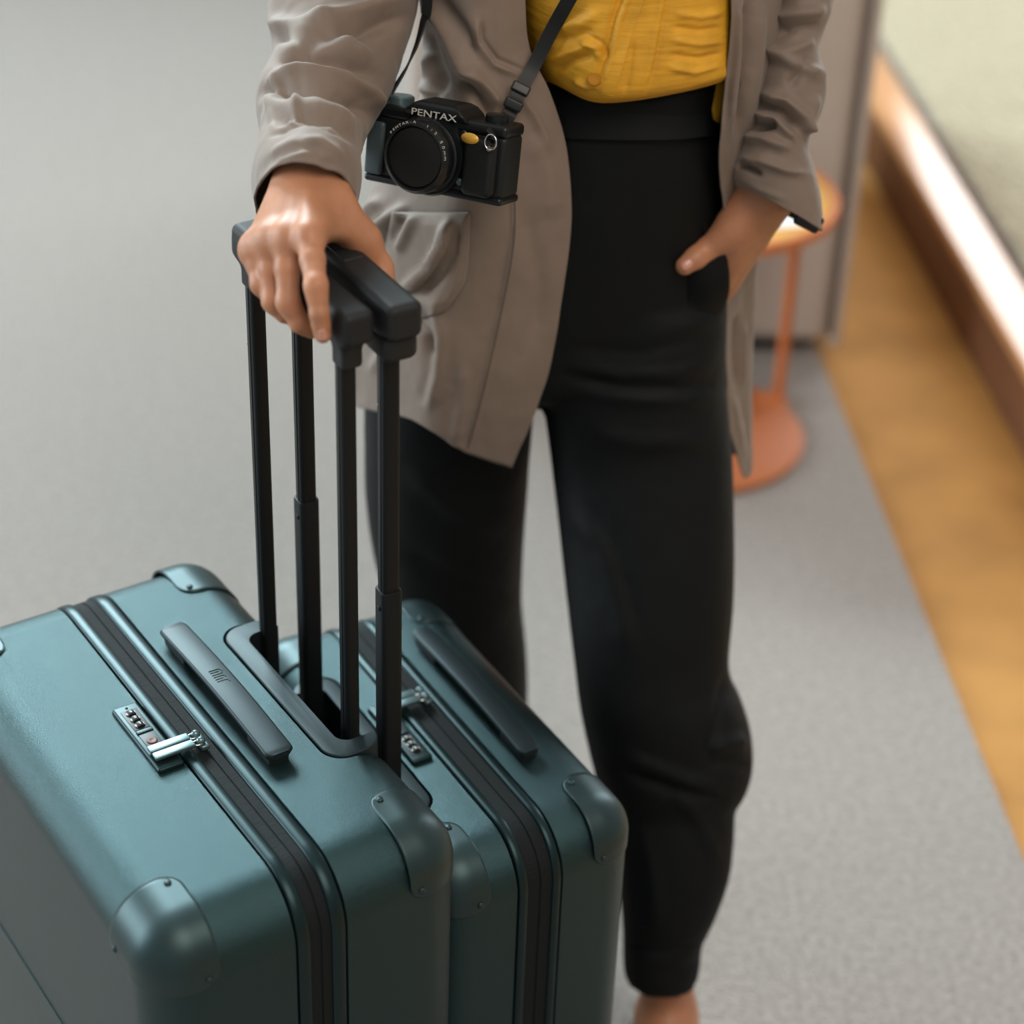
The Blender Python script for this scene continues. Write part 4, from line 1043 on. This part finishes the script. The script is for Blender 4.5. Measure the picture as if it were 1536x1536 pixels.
# local: x right, -y lens direction, z up
def kb(name, c, s, r, material, parent=kam, k=3): V, Fc = rbox(c, s, r, k); return mesh(name, V, Fc, material, parent)
kbody = kb('camera_body', (0, 0, -.003), (.134, .034, .054), .005, M['cambody'])
kb('bottom_plate', (0, 0, -.0315), (.135, .036, .007), .003, M['cammetal'])
kb('top_plate', (0, .0, .0275), (.134, .036, .011), .004, M['cammetal'])
kb('hand_grip', (.046, -.020, -.004), (.030, .014, .050), .006, M['cambody'])
kb('left_front_panel', (-.058, -.018, -.005), (.017, .006, .046), .003, M['campanel_lit'])
# prism housing
hs = []
for (z, hw, d0, d1) in ((.029, .031, -.020, .016), (.035, .028, -.024, .016), (.0405, .022, -.0225, .014), (.043, .017, -.018, .010)):
    hs.append([(-hw, d0, z), (hw, d0, z), (hw, d1, z), (-hw, d1, z)])
V = [p for r_ in hs for p in r_]; Fc = [(i*4+k, i*4+(k+1) % 4, i*4+4+(k+1) % 4, i*4+4+k) for i in range(3) for k in range(4)]+[(12, 13, 14, 15), (3, 2, 1, 0)]
ph = mesh('prism_housing', V, Fc, M['cammetal'], kam, smooth=False); fix_normals(ph)
bv = ph.modifiers.new('b', 'BEVEL'); bv.width = .002; bv.segments = 3
tv, tf = text_geo('PENTAX', .0112)
mesh('lettering', [np.array((p[0]*1.05, -.0246-p[2], .0330+p[1]*.72)) for p in tv], tf, M['print'], ph, smooth=False)
# lens: stepped barrel along -y
LX, LZ = -.004, -.0015
def lens(name, prof, material, parent=kam): V, Fc = lathe([(r, -h) for r, h in prof], 56, 'y', (LX, 0, LZ)); o = mesh(name, V, Fc, material, parent, sharp=35); fix_normals(o); o.data.set_sharp_from_angle(angle=math.radians(35)); return o
lb = lens('lens_mount', [(.001, .010), (.035, .010), (.036, .018), (.034, .023), (.001, .023)], M['cammetal'])
lens('aperture_ring', [(.001, .022), (.0325, .022), (.0325, .030), (.031, .031), (.001, .031)], M['cammetal'], lb)
bz = lens('lens_barrel', [(.001, .030), (.0305, .030), (.0315, .033), (.0315, .041), (.0300, .044), (.0285, .046), (.0280, .0475), (.0265, .0465), (.0255, .042), (.001, .042)], M['cammetal'], lb)
lens('lens_cap', [(.001, .041), (.0252, .041), (.0252, .0445), (.0235, .0450), (.001, .0448)], M['lensglass'], lb)
gs = []
for s_, a0__, sz in (('50mm', 8, .0052), ('1:2', 52, .0048), ('PENTAX-A', 95, .0042)):
    for i, ch in enumerate(s_):
        tv, tf = text_geo(ch, sz); a = math.radians(a0__+(len(s_)-1-i)*(9 if sz > .0045 else 7)); R0 = .0298
        gs.append(([np.array((LX+(R0+p[1]*.7)*math.cos(a)+p[0]*math.sin(a), -.0452-p[2]+(.0), LZ+(R0+p[1]*.7)*math.sin(a)-p[0]*math.cos(a))) for p in tv], tf))
V, Fc = join_geo(*gs); mesh('ring_lettering', V, Fc, M['print'], bz, smooth=False)
V, Fc = lathe([(.0001, 0), (.0085, 0), (.0083, .0006), (.0001, .0006)], 28, 'y'); mesh('gold_sticker', [(p[0]+.038, -.0275-p[1], p[2]*.55+.0200) for p in V], Fc, M['gold'], kam)
V, Fc = tube([(.0215, -.0, .0), (.0215, -.0, .0)][:1]+[(.0215, -.001, 0)], .001, 6)
for (x, z, r_) in ((.0275, -.020, .0030), (.0275, .021, .0036)):
    V, Fc = lathe([(.0001, .0), (r_, 0), (r_, -.004), (r_*.7, -.005), (.0001, -.005)], 16, 'y', (x, -.016, z)); mesh('release_button', V, Fc, M['zipmetal'] if z < 0 else M['cammetal'], kam, sharp=40)
V, Fc = lathe([(.0001, 0), (.0115, 0), (.0115, .006), (.010, .0075), (.0001, .0075)], 24, 'z', (-.047, .002, .033)); mesh('rewind_knob', V, Fc, M['zipmetal'], kam, sharp=40)
V, Fc = lathe([(.0001, 0), (.010, 0), (.010, .005), (.0085, .006), (.0001, .006)], 24, 'z', (.047, .002, .033)); mesh('shutter_dial', V, Fc, M['cammetal'], kam, sharp=40)
lugs = []
for x in (-.0655, .058):
    y_ = -.004 if x < 0 else -.0275; z_ = .022 if x < 0 else .0150
    V, Fc = lathe([(.0001, -.003), (.0026, -.003), (.0026, .003), (.0001, .003)], 12, 'y', (x, y_, z_)); lg = mesh('strap_lug', V, Fc, M['chrome'], kam, sharp=40)
    V, Fc = tube([(x+.0055*math.cos(a)+.001, y_-.003, z_+.0055+.0065*math.sin(a)) for a in np.linspace(0, 2*math.pi, 20)[:-1]], .0008, 6, closed=True); mesh('split_ring', V, Fc, M['chrome'], lg)
    lugs.append(np.array(MW @ Vector((x+.001, y_-.003, z_+.011))))
bpy.context.view_layer.update()
MWi = MW.inverted()
def strap_geo(P, wdt, thick, n=60, turn=None):
    P = cr(np.array(P), n); V = []; Fc = []; Nn = []
    for i in range(n):
        t = P[min(i+1, n-1)]-P[max(i-1, 0)]; t /= np.linalg.norm(t)
        nrm = np.array([0.0, -1, .35]) if turn is None else turn(i/(n-1))
        a = np.cross(t, nrm); a /= np.linalg.norm(a); Nn.append((a, np.cross(a, t)))
    return ribbon(P, Nn, wdt, thick)
TS = [T_co, T_sh]
P = [lugs[1]]+[surf(TS, x, y, l, 1.76) for x, y, l in ((760, 178, .016), (776, 145, .012), (800, 100, .010), (828, 45, .010), (853, 0, .010), (885, -60, .012))]+[np.array([.10, 1.80, 1.33]), np.array([.095, 1.86, 1.45]), np.array([.05, 1.955, 1.475])]
V, Fc = strap_geo(P, .0125, .0014, 90)
st = mesh('strap', [np.array(MWi @ Vector(p)) for p in V], Fc, M['strap'], kam, sharp=40); fix_normals(st)
for q in ((770, 157), (781, 133)):
    c_ = surf(TS, *q, .0135, 1.76); t_ = surf(TS, q[0]+10, q[1]-21, .013, 1.76)-c_; t_ /= np.linalg.norm(t_); vd = CAM-c_; vd /= np.linalg.norm(vd)
    a = np.cross(t_, vd); a /= np.linalg.norm(a); vd = np.cross(a, t_)
    V, Fc = rbox((0, 0, 0), (.0165, .009, .0055), .0018, 3)
    V = [np.array(MWi @ Vector(c_+a*p[0]+t_*p[1]+vd*p[2])) for p in V]; mesh('strap_slider', V, Fc, M['blackplastic'], st)
P = [lugs[0]]+[at_y(x, y, Y) for x, y, Y in ((572, 168, 1.735), (590, 135, 1.75), (607, 106, 1.765), (622, 75, 1.785), (634, 35, 1.80), (642, -20, 1.80))]+[np.array([-.09, 1.80, 1.33]), np.array([-.04, 1.86, 1.45]), np.array([.01, 1.955, 1.475])]
V, Fc = strap_geo(P, .0095, .0014, 90, turn=lambda t: np.array([-.9, -.5, .1]) if t < .6 else np.array([-.6*(1-t)*2, -1, .2]))
st2 = mesh('strap', [np.array(MWi @ Vector(p)) for p in V], Fc, M['strap'], kam, sharp=40); fix_normals(st2)
